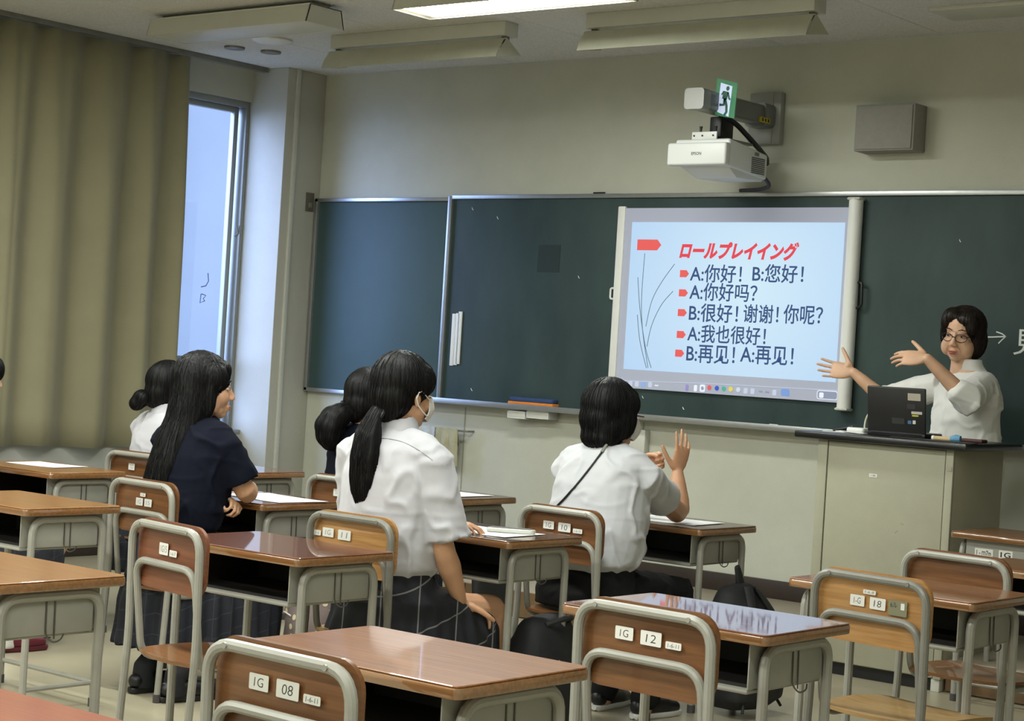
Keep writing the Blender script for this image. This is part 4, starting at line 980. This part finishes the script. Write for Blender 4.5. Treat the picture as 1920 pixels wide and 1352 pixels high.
class Person:
    def __init__(s, base, yaw, label):
        s.base = Vector(base); s.B = Matrix.Rotation(yaw, 4, 'Z'); s.skin = MB(); s.parts = []; s.label = label
    def L(s, x, y, z): return s.B @ Vector((x, y, z))
    def W(s, v): return Vector(v)-s.base          # world point -> person coordinates
    def finish(s, skinmat=M_SKIN, voxel=.0048):
        me = blob(s.skin, voxel, 4); me.name = 'person'; me.materials.clear(); me.materials.append(skinmat)
        o = link('person', me); o.location = s.base; tag(o, s.label, 'person')
        for name, mb, m, vx, sm, fold, fs, fn in s.parts:
            if vx: blobobj(name, mb, m, vx, o, sm, fold, fs, fn)
            else: mb.build(name, m, o)
        s.o = o; return o
    def part(s, name, mb, m, vx=.008, sm=3, fold=0, fs=8, fn=None): s.parts.append((name, mb, m, vx, sm, fold, fs, fn))
    def ring(s, x, y, z, rx, ry, p=2.3, tilt=0, n=26): return [s.B @ q for q in sup((x, y, z), rx, ry, n, p, tilt=tilt)]

def seated(base, yaw, label, k=1.0, lean=.0, hyaw=0, hpitch=0, hroll=0, shirt=M_SHIRT, bottom='skirt', skirtmat=None, side=0, headoff=(0, 0, 0),
           arms=(), sleeve=.55, collar=True, knee=.42, wide=1.0, hem=.24, foot_y=.40, shoem=M_BLACK, shank=M_SKIN, sock=None, loose=1.0, hk=1.0, hz_=.585, kx=0, fx=0):
    P = Person(base, yaw, label); Z = lambda t: .40+t*k
    zs, zn, zh = Z(.535), Z(.60), Z(.705)
    P.zs, P.zn = zs, zn
    hx, hy, hz = side+headoff[0], lean+.015+headoff[1], zh+headoff[2]
    H = Matrix.Translation(P.L(hx, hy, hz)) @ P.B @ Matrix.Rotation(radians(hyaw), 4, 'Z') @ Matrix.Rotation(radians(hpitch), 4, 'X') @ Matrix.Rotation(radians(hroll), 4, 'Y')
    P.H = H; head(P.skin, H, hk)
    P.skin.tube([P.L(side, lean-.012, zn-.03), P.L(side*1.0, lean-.012, zn+.02), H @ Vector((0, -.02, -.06)), H @ Vector((0, -.01, 0))], [.058, .049, .047, .045], 16)
    # trunk under the clothes
    P.skin.loft([P.ring(0, .02, .44, .13, .10), P.ring(side*.3, lean*.2, Z(.20), .115, .085), P.ring(side*.7, lean*.7, Z(.40), .125, .085), P.ring(side, lean*.95, Z(.53), .12, .07), P.ring(side, lean, zn-.02, .06, .05)])
    # shirt
    mb = MB(); w = wide
    mb.loft([P.ring(0, .0, hz_, .138*w, .112*w), P.ring(0, .005, hz_+.03, .160*w*loose, .128*w*loose), P.ring(side*.3, lean*.3, hz_+.09, .166*w*loose, .126*w*loose), P.ring(side*.6, lean*.6-.005, Z(.34), .165*w*loose, .120*w),
             P.ring(side*.85, lean*.85-.012, Z(.46), .172*w, .112*w), P.ring(side, lean-.012, Z(.54), .160*w, .092*w), P.ring(side, lean-.012, Z(.585), .105, .070), P.ring(side, lean-.010, Z(.605), .062, .056)])
    for sd, sh, el, wr in arms:
        A = Vector(sh); E = Vector(el); n_ = P.L(side+sd*.05, lean-.012, zn-.035)
        hemp = A.lerp(E, sleeve*1.25)
        mb.tube([n_, n_.lerp(A, .55)+Vector((0, 0, .010)), A+Vector((0, 0, .004)), A.lerp(E, .35), hemp], [.050, .056*w, .056*w, .060*w, .067*w], 20)
    if collar:
        rg = []
        cb_ = MB()
        for zz, rx, ry in ((-.022, .082, .074), (.000, .073, .066), (.038, .063, .060), (.048, .060, .057), (.046, .055, .052), (.0, .054, .050)): rg.append(P.ring(side, lean-.014+zz*.1, zn+zz-.004, rx, ry, tilt=.22))
        cb_.loft(rg); P.part('collar', cb_, shirt, .005, 2)
    P.part('shirt', mb, shirt, .0075, 3, 0, 8, wrinkle(.007, 7))
    # lower body
    bm_ = MB()
    for sd in (-1, 1):
        hip = P.L(sd*.085, .02, .475); kn = P.L(sd*.10+kx, knee, .455); an = P.L(sd*.10+fx, foot_y, .09)
        bm_.tube([hip, hip.lerp(kn, .5), kn], [.088, .078, .060], 16, rounded=True)
        if bottom == 'pants': bm_.tube([kn, kn.lerp(an, .4), an+Vector((0, 0, -.02))], [.060, .062, .056], 14, rounded=True)
        P.skin.tube([kn, kn.lerp(an, .3), an, an+Vector((0, 0, -.05))], [.052, .052, .034, .036], 14, rounded=True)
        P.skin.tube([hip, kn], [.07, .052], 14, rounded=True)
        if sock: sb_ = MB(); sb_.tube([kn.lerp(an, .45), kn.lerp(an, .75), an, an+Vector((0, 0, -.072))], [.0535, .049, .041, .045], 14); P.part('sock', sb_, sock, .007, 2)
        fb_ = MB(); f0 = an+Vector((0, 0, -.045)); d = (P.B.to_3x3() @ Vector((sd*.12, 1, 0))).normalized()
        fb_.tube([f0-d*.035+Vector((0, 0, .0)), f0+d*.03, f0+d*.11+Vector((0, 0, -.008)), f0+d*.165+Vector((0, 0, -.012))], [.030, .035, .034, .023], 14, rounded=True)
        fb_.v = [Vector((v.x, v.y, max(v.z, .012))) for v in fb_.v]
        P.part('shoe', fb_, shoem, .006, 2)
        so = MB(); so.tube([f0-d*.04+Vector((0, 0, -.030)), f0+d*.11+Vector((0, 0, -.030)), f0+d*.175+Vector((0, 0, -.030))], [.027, .034, .022], 14, rounded=True)
        so.v = [Vector((v.x, v.y, min(max(v.z, .001), .022))) for v in so.v]
        P.part('shoe_sole', so, M_WHITE if bottom == 'pants' else shoem, 0)
    bm_.loft([P.ring(0, .0, .41, .17*w, .13*w), P.ring(0, .0, .47, .172*w, .136*w), P.ring(0, lean*.1, .56, .150*w, .120*w), P.ring(0, lean*.2, .60, .142*w, .112*w)])
    if bottom == 'pants': P.part('trousers', bm_, M_PANTS, .0085, 3, 0, 8, wrinkle(.005, 8))
    else:
        sk = MB(); y0 = .14
        sk.loft([P.ring(0, lean*.2, .625, .142*w, .114*w), P.ring(0, .0, .60, .148*w, .120*w), P.ring(0, .01, .55, .166*w, .138*w), P.ring(kx*.35, .07, .51, .195*w+abs(kx)*.3, .205), P.ring(kx*.6, y0, .455, .215+abs(kx)*.6, .29), P.ring(kx*.6, y0+.01, .40, .228+abs(kx)*.6, .315), P.ring(kx*.6, y0, .33, .238+abs(kx)*.6, .32), P.ring(kx*.6, y0-.01, hem, .248+abs(kx)*.6, .325)])
        def pleat(co, no):
            a = math.atan2(co.y-P.L(0, .12, 0).y, co.x-P.L(0, .12, 0).x); t = max(0, min(1, (.52-co.z)/.2)); return .008*t*sin(a*26)+.006*t*noise.noise(co*6)
        P.part('skirt', sk, skirtmat, .0085, 2, 0, 8, pleat)
    return P
def mask_mesh(P, k=1.0):
    mb = MB(); V = []; nu, nv = 12, 8
    for a in range(nv+1):
        for b in range(nu+1):
            u = -1+2*b/nu; v = -1+2*a/nv; ang = u*1.15
            x = .066*sin(ang); y = .022+.086*cos(ang)*(1-.10*v*v)-.012*(v < 0)*v*v; z = -.045+v*.043*(1-.25*u*u)
            y += .010*(1-u*u)*(1-abs(v))
            V.append(P.H @ (Vector((x, y, z))*k))
    F = [(a*(nu+1)+b, a*(nu+1)+b+1, (a+1)*(nu+1)+b+1, (a+1)*(nu+1)+b) for a in range(nv) for b in range(nu)]
    W2 = [v + (v-P.H @ Vector((0, .02, -.045))).normalized()*.003 for v in V]; n = len(V)
    rim = list(range(nu+1))+[a*(nu+1)+nu for a in range(1, nv+1)]+[nv*(nu+1)+b for b in range(nu-1, -1, -1)]+[a*(nu+1) for a in range(nv-1, 0, -1)]
    F2 = [tuple(n+i for i in reversed(f)) for f in F]+[(rim[(i+1) % len(rim)], rim[i], n+rim[i], n+rim[(i+1) % len(rim)]) for i in range(len(rim))]
    mb.add(V+W2, F+F2); P.part('face_mask', mb, M_MASK, 0)
    for s in (-1, 1):
        st = MB()
        st.tube([P.H @ (Vector(p)*k) for p in ((s*.060, .062, -.018), (s*.074, .030, -.004), (s*.083, .0, .012), (s*.087, -.018, .006), (s*.086, -.024, -.012), (s*.082, -.012, -.034), (s*.075, .016, -.054), (s*.062, .050, -.068))], .0022, 6)
        P.part('mask_strap', st, M_MASK, 0)
def hairpart(P, name, fn, m=M_HAIR, vx=.006, amp=.0013, n=46, sm=12):
    mb = MB(); fn(mb); c = P.H @ Vector((0, -.02, 0)); P.part(name, mb, m, vx, sm, 0, 8, hairwave(c.x, c.y, n, amp))
def ellH(mb, P, c, r, k=1.0): mb.ell(P.H @ (Vector(c)*k), [q*k for q in r], P.H.to_3x3().normalized(), 24, 16)
def cap(mb, P, k=1.0, full=0):
    ellH(mb, P, (0, -.022, .040), (.086+full, .100+full, .094+full), k); ellH(mb, P, (0, -.058, -.012), (.074+full, .064+full, .078), k)
    for s in (-1, 1): ellH(mb, P, (s*.060, .018, .045), (.026+full, .050, .052), k)
    ellH(mb, P, (0, .048, .072), (.058, .040, .036), k)

# --- student with ponytail (white shirt, mask)
b = Vector((-4.115, 4.50, 0))
def mk(base): return lambda x, y, z: Vector((x, y, z))
P1 = seated(b, radians(-3), 'student with low ponytail in white shirt and plaid skirt, seated on the light plywood chair', k=1.10, lean=.03, hyaw=-3, hpitch=-2,
            shirt=M_SHIRT, skirtmat=M_PLAID, wide=1.12, loose=1.05, hem=.25, arms=[(1, (.178, .01, .958), (.225, .05, .70), None), (-1, (-.178, .01, .958), (-.215, .10, .72), None)], sleeve=.74, shank=M_SKIN, sock=M_SOCK)
arm(P1.skin, P1.L(.178, .01, .958), P1.L(.218, .045, .69), P1.L(.185, .17, .515)); hand(P1.skin, frame(P1.L(.180, .19, .505), P1.L(-.1, .8, -.35), (0, 0, -1)), 1 if False else -1, (.5, .5, .5, .5))
arm(P1.skin, P1.L(-.178, .01, .958), P1.L(-.215, .10, .72), P1.L(-.06, .30, .73)); hand(P1.skin, frame(P1.L(-.05, .315, .735), (.8, .5, 0), (0, 0, -1)), 1, (.5, .5, .5, .5))
mask_mesh(P1)
hairpart(P1, 'hair', lambda mb: (cap(mb, P1, 1.03, .004), ellH(mb, P1, (0, -.070, -.050), (.058, .048, .050))))
def pony(mb):
    mb.tube([P1.H @ Vector(p) for p in ((0, -.095, -.050), (0, -.125, -.082), (-.004, -.140, -.14), (-.008, -.140, -.21), (-.012, -.132, -.28), (-.014, -.128, -.33), (-.016, -.126, -.365))], [.030, .028, .048, .056, .056, .048, .030], 24, .8, rounded=True)
hairpart(P1, 'ponytail', pony, n=30, amp=.0018)
tie = MB(); tie.tube([P1.H @ (Vector((0, -.112, -.068))+Vector((.03*cos(a*pi/6), .012*sin(a*pi/6)-.0, .027*sin(a*pi/6)))) for a in range(12)], .006, 8, closed=True); P1.part('hair_tie', tie, M_BLACK, 0)
P1.finish()
def on_surface(P, o, pxs, lift=.003):
    o_ = Vector((0, 0, CAM_Z))-P.base; pts = []
    for a_, b_ in pxs:
        w_ = at(a_, b_, 'Y', 6.0)-P.base; ok, hit, nor, ix = o.ray_cast(o_, (w_-o_).normalized())
        if ok: pts.append(hit+nor*lift)
    return pts
sm_ = on_surface(P1, kid(P1, 'shirt'), [(715+i*8, 822+.0036*(i*8)**2*1.25) for i in range(13)], .0006)
if len(sm_) > 3: MB().tube(sm_, .0013, 6).build('yoke_seam', mat('seam_grey', rgb(140, 140, 146), .9), P1.o)
strands(kid(P1, 'hair'), P1, 700, 1, .05, .14); strands(kid(P1, 'ponytail'), P1, 450, 2, .10, .24)

# --- short-haired student, elbow on the desk
b = Vector((-4.09, 5.58, 0))
P2 = seated(b, radians(-4), 'short-haired student in white tee and black trousers raising both hands', k=1.02, lean=.11, hyaw=-18, hpitch=-2, shirt=M_TEE, bottom='pants', wide=1.16, loose=1.08,
            side=-.02, collar=False, arms=[(1, (.165, .10, .90), tuple(Vector((-4.035, 6.075, .745))-b), None), (-1, (-.195, .10, .90), (-.19, .42, .76), None)], sleeve=.44, shoem=M_BLACK, knee=.44, foot_y=.20, fx=.05, hz_=.55)
el = P2.W((-4.03, 6.085, .745)); wr = P2.W(at(1270, 886, 'Y', 6.13)); arm(P2.skin, P2.L(.165, .10, .90), el, wr, (.036, .042, .042, .042, .033, .024))
hand(P2.skin, frame(wr, (.10, .14, 1), (-.92, .25, .1)), 1, (.10, .12, .2, .3), .12, (.75, .75, .25), 1.0, .1)
wl = P2.W(at(1205, 868, 'Y', 6.20)); arm(P2.skin, P2.L(-.195, .10, .90), P2.W((-4.31, 6.12, .76)), wl, (.036, .040, .040, .040, .032, .024))
hand(P2.skin, frame(wl, (.85, .1, .18), (0, -.95, -.3)), -1, (1.25, 1.3, 1.3, 1.3), .03, (.3, .9, .5), .95, .3)
mask_mesh(P2)
def bob(mb):
    cap(mb, P2, 1.03, .008); ellH(mb, P2, (0, -.038, -.045), (.094, .082, .085)); ellH(mb, P2, (0, -.050, -.085), (.088, .070, .050))
    for s in (-1, 1): ellH(mb, P2, (s*.076, .010, -.010), (.022, .044, .075))
hairpart(P2, 'hair', bob, amp=.0012, n=60)
gl_ = MB()
gl_.tube([P2.H @ Vector(p) for p in ((.084, -.01, .008), (.076, .06, .008), (.062, .095, .006))], .0025, 6); P2.part('glasses_temple', gl_, mat('frame_maroon', rgb(70, 24, 40), .4), 0)
P2.finish()
strands(kid(P2, 'hair'), P2, 900, 3, .06, .16)
sh_ = kid(P2, 'shirt'); o_ = Vector((0, 0, CAM_Z))-P2.base; pts = []
for i in range(15):
    t = i/14; w_ = at(1138+(1033-1138)*t, 836+(962-836)*t+6*sin(pi*t), 'Y', 6.0)-P2.base; ok, hit, nor, ix = sh_.ray_cast(o_, (w_-o_).normalized())
    if ok: pts.append(hit+nor*.003)
MB().tube(pts, .0042, 8).build('bag_strap', M_BLACK, P2.o)
MB().tube([pts[0]+Vector((0, -.004, .004)), pts[1]+Vector((0, -.005, -.004))], .008, 8, .6).build('strap_buckle', M_STEELD, P2.o)

# --- long-haired student in navy
b = Vector((-5.335, 4.66, 0))
P3 = seated(b, radians(-6), 'student with very long straight black hair in navy top leaning on folded arms', k=1.03, lean=.09, hyaw=-28, hpitch=0, shirt=M_NAVY, skirtmat=M_PLAIDD, wide=1.10, loose=1.05, hem=.17,
            collar=False, arms=[(1, (.165, .08, .915), tuple(at(463, 925, 'Y', 4.82)-b), None), (-1, (-.17, .08, .915), (-.22, .26, .75), None)], sleeve=.60, sock=M_SOCK, knee=.42, foot_y=-.12, fx=.13)
el = P3.W(at(463, 925, 'Y', 4.82)); wr = P3.W((-5.27, 4.97, .755)); arm(P3.skin, P3.L(.165, .08, .915), el, wr, (.036, .040, .040, .040, .032, .024)); hand(P3.skin, frame(wr, (-.9, .3, 0), (0, 0, -1)), 1, (.3,)*4)
el2 = P3.W((-5.48, 4.90, .76)); wr2 = P3.W(at(418, 930, 'Y', 4.80)); arm(P3.skin, P3.L(-.17, .08, .915), el2, wr2, (.036, .040, .040, .040, .032, .024))
hand(P3.skin, frame(wr2, (.9, -.12, -.25), (.1, -.5, -.85)), -1, (1.0, 1.05, 1.1, 1.15), .03, (.4, .8, .4), 1.0, .3)
def longhair(mb):
    cap(mb, P3, 1.04, .006)
    H0 = P3.H
    def R_(x, y, z, rx, ry, n=26): return [H0 @ q for q in sup((x, y, z), rx, ry, n, 2.4)]
    mb.loft([R_(0, -.030, .05, .090, .095), R_(0, -.040, -.03, .094, .090), R_(0, -.062, -.11, .100, .080), R_(-.015, -.095, -.19, .130, .074), R_(-.030, -.128, -.28, .158, .062), R_(-.045, -.152, -.37, .170, .054), R_(-.055, -.160, -.45, .172, .048), R_(-.058, -.160, -.485, .150, .040)])
    for s in (1, ): ellH(mb, P3, (s*.078, -.004, -.03), (.018, .036, .085))
    ellH(mb, P3, (-.078, .022, -.03), (.018, .046, .085))
hairpart(P3, 'hair', longhair, n=90, amp=.0018)
def eyes(P, k=1.0, open_=.0045, lid=True, brow=M_HAIR):
    for s in (-1, 1):
        e1 = MB(); e1.ell(P.H @ (Vector((s*.031, .0765, .004))*k), (.0125*k, .0105*k, open_*k), P.H.to_3x3().normalized(), 14, 10); P.part('eye', e1, mat('eye_white', rgb(205, 200, 195), .3), 0)
        e2 = MB(); e2.ell(P.H @ (Vector((s*.031, .0855, .004))*k), (.0052*k, .003*k, open_*.98*k), P.H.to_3x3().normalized(), 12, 8); P.part('iris', e2, mat('iris_dark', rgb(28, 18, 14), .2), 0)
        e3 = MB(); e3.tube([P.H @ (Vector((s*x, y, z))*k) for x, y, z in ((.014, .088, .030), (.030, .088, .036), (.046, .078, .032))], [.0018*k, .0028*k, .0015*k], 6, rounded=True); P.part('eyebrow', e3, brow, 0)
        e4 = MB(); e4.tube([P.H @ (Vector((s*x, y, z))*k) for x, y, z in ((.019, .083, .0065), (.031, .0885, .0095), (.043, .079, .0065))], [.0012*k, .0018*k, .0012*k], 6); P.part('eyelid', e4, mat('lid_dark', rgb(60, 38, 30), .6), 0)
def lips(P, k=1.0, m=None):
    l = MB(); l.ell(P.H @ (Vector((0, .0925, -.0635))*k), (.0205*k, .006*k, .0040*k), P.H.to_3x3().normalized(), 16, 8); l.ell(P.H @ (Vector((0, .0915, -.0715))*k), (.0175*k, .006*k, .0048*k), P.H.to_3x3().normalized(), 16, 8)
    P.part('lips', l, m or mat('lips', rgb(168, 92, 84), .45), 0)
eyes(P3); lips(P3)
P3.finish()
strands(kid(P3, 'hair'), P3, 1500, 4, .10, .28)

# --- student in navy with low ponytail at the front
b = Vector((-5.42, 5.72, 0))
P4 = seated(b, radians(-4), 'student in navy with clipped-up low ponytail, half hidden behind the white-shirted one', k=.99, lean=.05, hyaw=-14, shirt=M_NAVY, skirtmat=M_PLAIDD, wide=1.05,
            collar=False, arms=[(1, (.165, .05, .90), (.20, .30, .74), None), (-1, (-.165, .05, .90), (-.21, .28, .74), None)], sleeve=.66, sock=M_SOCK)
arm(P4.skin, P4.L(.165, .05, .90), P4.L(.20, .30, .755), P4.L(.05, .42, .75)); hand(P4.skin, frame(P4.L(.05, .42, .75), (-.9, .3, 0), (0, 0, -1)), 1)
arm(P4.skin, P4.L(-.165, .05, .90), P4.L(-.21, .30, .755), P4.L(-.06, .42, .755)); hand(P4.skin, frame(P4.L(-.06, .42, .755), (.9, .3, 0), (0, 0, -1)), -1)
def low(mb):
    cap(mb, P4, 1.03, .004); ellH(mb, P4, (0, -.075, -.055), (.055, .045, .045))
hairpart(P4, 'hair', low)
def tail4(mb):
    for c, r in (((0, -.115, -.055), .040), ((-.005, -.145, -.066), .050), ((-.012, -.175, -.088), .058), ((-.016, -.192, -.118), .060), ((-.016, -.192, -.150), .054), ((-.012, -.180, -.182), .040)): ellH(mb, P4, c, (r, r, r))
hairpart(P4, 'ponytail', tail4, n=30)
ck = MB(); ck.tube([P4.H @ Vector(p) for p in ((-.045, -.105, -.03), (-.02, -.135, -.015), (.02, -.135, -.035))], .008, 8); P4.part('hair_clip', ck, M_BLACK, 0)
P4.finish()
strands(kid(P4, 'hair'), P4, 260, 5, .05, .12); strands(kid(P4, 'ponytail'), P4, 200, 6, .06, .14)

# --- student with a bun beside the curtain
b = Vector((-6.66, 5.68, 0))
P5 = seated(b, radians(-8), 'student with low hair bun in white blouse beside the curtain', k=.95, lean=.05, hyaw=-14, shirt=M_SHIRT, skirtmat=M_PLAIDD, wide=1.05,
            arms=[(1, (.165, .05, .875), (.20, .30, .74), None), (-1, (-.165, .05, .875), (-.235, .20, .735), None)], sleeve=.78, sock=M_SOCK)
arm(P5.skin, P5.L(.165, .05, .875), P5.L(.20, .30, .755), P5.L(.05, .42, .75)); hand(P5.skin, frame(P5.L(.05, .42, .75), (-.9, .3, 0), (0, 0, -1)), 1)
arm(P5.skin, P5.L(-.165, .05, .875), P5.L(-.235, .22, .755), P5.L(-.09, .40, .755)); hand(P5.skin, frame(P5.L(-.09, .40, .755), (.9, .3, 0), (0, 0, -1)), -1)
hairpart(P5, 'hair', lambda mb: (cap(mb, P5, 1.02, .002), ellH(mb, P5, (0, -.080, -.050), (.050, .045, .040))))
hairpart(P5, 'hair_bun', lambda mb: (ellH(mb, P5, (-.015, -.135, -.045), (.045, .042, .040)), ellH(mb, P5, (-.03, -.155, -.070), (.040, .036, .034))), n=14)
P5.finish()
strands(kid(P5, 'hair'), P5, 260, 7, .05, .12); strands(kid(P5, 'hair_bun'), P5, 100, 8, .03, .07)

# --- student at the left frame edge
b = Vector((-6.87, 4.60, 0))
P6 = seated(b, radians(-4), 'student in white shirt and plaid skirt cut off by the left frame edge', k=.98, lean=.12, side=.05, headoff=(.065, .02, 0), kx=.32, fx=.49, hyaw=-8, shirt=M_SHIRT, skirtmat=M_PLAIDD, wide=1.05, hem=.22,
            arms=[(1, (.150, .10, .89), (.150, .16, .68), None), (-1, (-.165, .10, .89), (-.21, .20, .70), None)], sleeve=.66, shoem=mat('maroon_shoe', rgb(92, 22, 40), .5), sock=mat('white_sock', rgb(200, 198, 192), .9), foot_y=.06)
arm(P6.skin, P6.L(.150, .10, .89), P6.L(.150, .16, .67), P6.L(.08, .30, .58)); hand(P6.skin, frame(P6.L(.08, .30, .575), (-.5, .8, -.2), (0, 0, -1)), -1)
arm(P6.skin, P6.L(-.165, .10, .89), P6.L(-.21, .18, .68), P6.L(-.08, .32, .58)); hand(P6.skin, frame(P6.L(-.08, .32, .575), (.5, .8, -.2), (0, 0, -1)), 1)
def cap6(mb):
    cap(mb, P6, 1.02, .003); ellH(mb, P6, (0, -.09, -.06), (.045, .05, .05)); ellH(mb, P6, (.045, .070, .040), (.034, .026, .050)); ellH(mb, P6, (0, .082, .045), (.045, .018, .038))
hairpart(P6, 'hair', cap6); eyes(P6); lips(P6)
P6.finish()
strands(kid(P6, 'hair'), P6, 260, 9, .05, .12)

# --- the teacher
b = Vector((-3.74, 8.10, PH))
PT = Person(b, radians(180-12), 'teacher with short dark hair and glasses in white blouse, both arms swung to the left')
hc = PT.W(at(1803, 630, 'Y', 8.02)); PT.H = Matrix.Translation(hc) @ Matrix.Rotation(radians(185), 4, 'Z') @ Matrix.Rotation(radians(-6), 4, 'X') @ Matrix.Rotation(radians(-5), 4, 'Y')
HK = 1.04; head(PT.skin, PT.H, HK)
for s_ in (-1, 1): ellH(PT.skin, PT, (s_*.040, .036, -.048), (.034, .044, .042), HK)
PT.skin.tube([hc+Vector((.0, .03, -.20)), hc+Vector((0, .02, -.12)), hc+Vector((0, .0, -.05))], [.06, .050, .048], 16)
tx, ty = hc.x+.035, hc.y+.03; sz = hc.z-.158
def TR(x, y, z, rx, ry, p=2.3): return [Matrix.Rotation(radians(-8), 4, 'Z') @ (q-Vector((tx, ty, 0)))+Vector((tx, ty, 0)) for q in sup((tx+x, ty+y, z), rx, ry, 28, p)]
PT.skin.loft([TR(0, 0, .80, .12, .09), TR(0, 0, 1.0, .11, .085), TR(0, 0, sz-.10, .12, .085), TR(0, 0, sz, .08, .06)])
for s in (-1, 1):
    PT.skin.tube([(tx+s*.08, ty, .82), (tx+s*.09, ty, .45), (tx+s*.09, ty, .09)], [.075, .052, .036], 14, rounded=True)
    tr2 = MB(); tr2.tube([(tx+s*.08, ty, .84), (tx+s*.09, ty, .45), (tx+s*.09, ty, .06)], [.095, .078, .068], 14); PT.part('trousers', tr2, M_PANTS, .012)
    sh2 = MB(); sh2.tube([(tx+s*.09, ty+.04, .04), (tx+s*.095, ty-.10, .035), (tx+s*.10, ty-.16, .03)], [.036, .040, .028], 12, rounded=True); sh2.v = [Vector((v.x, v.y, max(v.z, .002))) for v in sh2.v]; PT.part('shoe', sh2, M_BLACK, .008)
# viewer-right arm (her left): reaches forward and across
shL = PT.W(at(1842, 722, 'Y', 8.05)); elL = PT.W(at(1812, 748, 'Y', 7.80)); wrL = PT.W(at(1738, 672, 'Y', 7.70))
shR = PT.W(at(1722, 732, 'Y', 8.13)); elR = PT.W(at(1662, 752, 'Y', 8.08)); wrR = PT.W(at(1600, 698, 'Y', 8.02))
bl = MB()
bl.loft([TR(0, 0, .72, .185, .145), TR(0, 0, .80, .185, .145), TR(0, 0, .95, .168, .130), TR(0, -.005, sz-.22, .162, .122), TR(0, 0, sz-.12, .165, .112), TR(0, .005, sz-.04, .135, .088), TR(0, .005, sz+.0, .085, .064), TR(0, .0, sz+.03, .060, .056), TR(0, .0, sz+.055, .056, .054)])
for sh_, el_, wr_ in ((shL, elL, wrL), (shR, elR, wrR)):
    n_ = Vector((tx, ty, sz-.05)).lerp(sh_, .5); cf = el_.lerp(wr_, .32)
    bl.tube([n_, sh_, sh_.lerp(el_, .5), el_, el_.lerp(wr_, .22), cf], [.07, .072, .072, .076, .062, .046], 18, rounded=False)
PT.part('blouse', bl, M_BLOUSE, .007, 3, 0, 8, wrinkle(.0075, 8))
arm(PT.skin, shL, elL, wrL, (.034, .038, .038, .038, .031, .024)); arm(PT.skin, shR, elR, wrR, (.034, .038, .038, .036, .030, .023))
fL = PT.W(at(1668, 662, 'Y', 7.68))-wrL; hand(PT.skin, frame(wrL+fL.normalized()*.0, fL+Vector((0, 0, -.02)), (-.2, .75, -.6)), -1, (.22, .24, .26, .28), .02, (.75, .7, .0), 1.10, .05)
fR = PT.W(at(1540, 690, 'Y', 7.98))-wrR; hand(PT.skin, frame(wrR, fR, (.25, -.95, .35)), 1, (.08, .08, .1, .12), .10, (.85, .55, .0), 1.08, .02)
def thair(mb):
    ellH(mb, PT, (0, -.036, .044), (.098, .100, .098)); ellH(mb, PT, (0, -.062, -.020), (.092, .070, .086)); ellH(mb, PT, (0, -.068, -.070), (.074, .046, .048))
    for s in (-1, 1): ellH(mb, PT, (s*.080, -.012, .010), (.022, .046, .066))
    ellH(mb, PT, (-.034, .040, .082), (.050, .044, .034)); ellH(mb, PT, (-.060, .036, .050), (.028, .044, .046)); ellH(mb, PT, (.066, .024, .066), (.026, .046, .046)); ellH(mb, PT, (.076, .030, .030), (.012, .030, .044))
    ellH(mb, PT, (-.055, -.03, -.02), (.056, .066, .085)); ellH(mb, PT, (.042, .010, .088), (.050, .062, .042))
hairpart(PT, 'hair', thair, M_HAIRB, amp=.0014, n=60)
eyes(PT, HK, .0034, True, mat('brow_brown', rgb(60, 44, 36), .7)); lips(PT, HK, mat('lips_red', rgb(150, 70, 62), .45))
M_FRAME = mat('glasses_black', rgb(22, 18, 20), .35)
gf = MB()
for s in (-1, 1):
    gf.tube([PT.H @ (Vector((s*.033+.026*cos(a*pi/10)*1.0, .100-.010*abs(cos(a*pi/10)+s*0)*0-.012*max(0, s*cos(a*pi/10)), -.002+.0185*sin(a*pi/10)))) for a in range(20)], .0019, 6, closed=True)
    gf.tube([PT.H @ Vector(p) for p in ((s*.059, .088, .006), (s*.074, .05, .006), (s*.080, -.005, .004), (s*.080, -.02, -.008))], .002, 6)
gf.tube([PT.H @ Vector(p) for p in ((-.008, .101, .0), (0, .104, .003), (.008, .101, .0))], .0019, 6); PT.part('glasses', gf, M_FRAME, 0)
sm = MB()   # smile lines
for s in (-1, 1): sm.tube([PT.H @ (Vector(p)*HK) for p in ((s*.020, .094, -.040), (s*.030, .086, -.052), (s*.032, .080, -.066))], .0011, 6)
PT.part('smile_line', sm, mat('skin_crease', rgb(150, 106, 84), .6), 0)
PT.finish(M_SKINT, .0042); strands(kid(PT, 'hair'), PT, 800, 10, .05, .13)
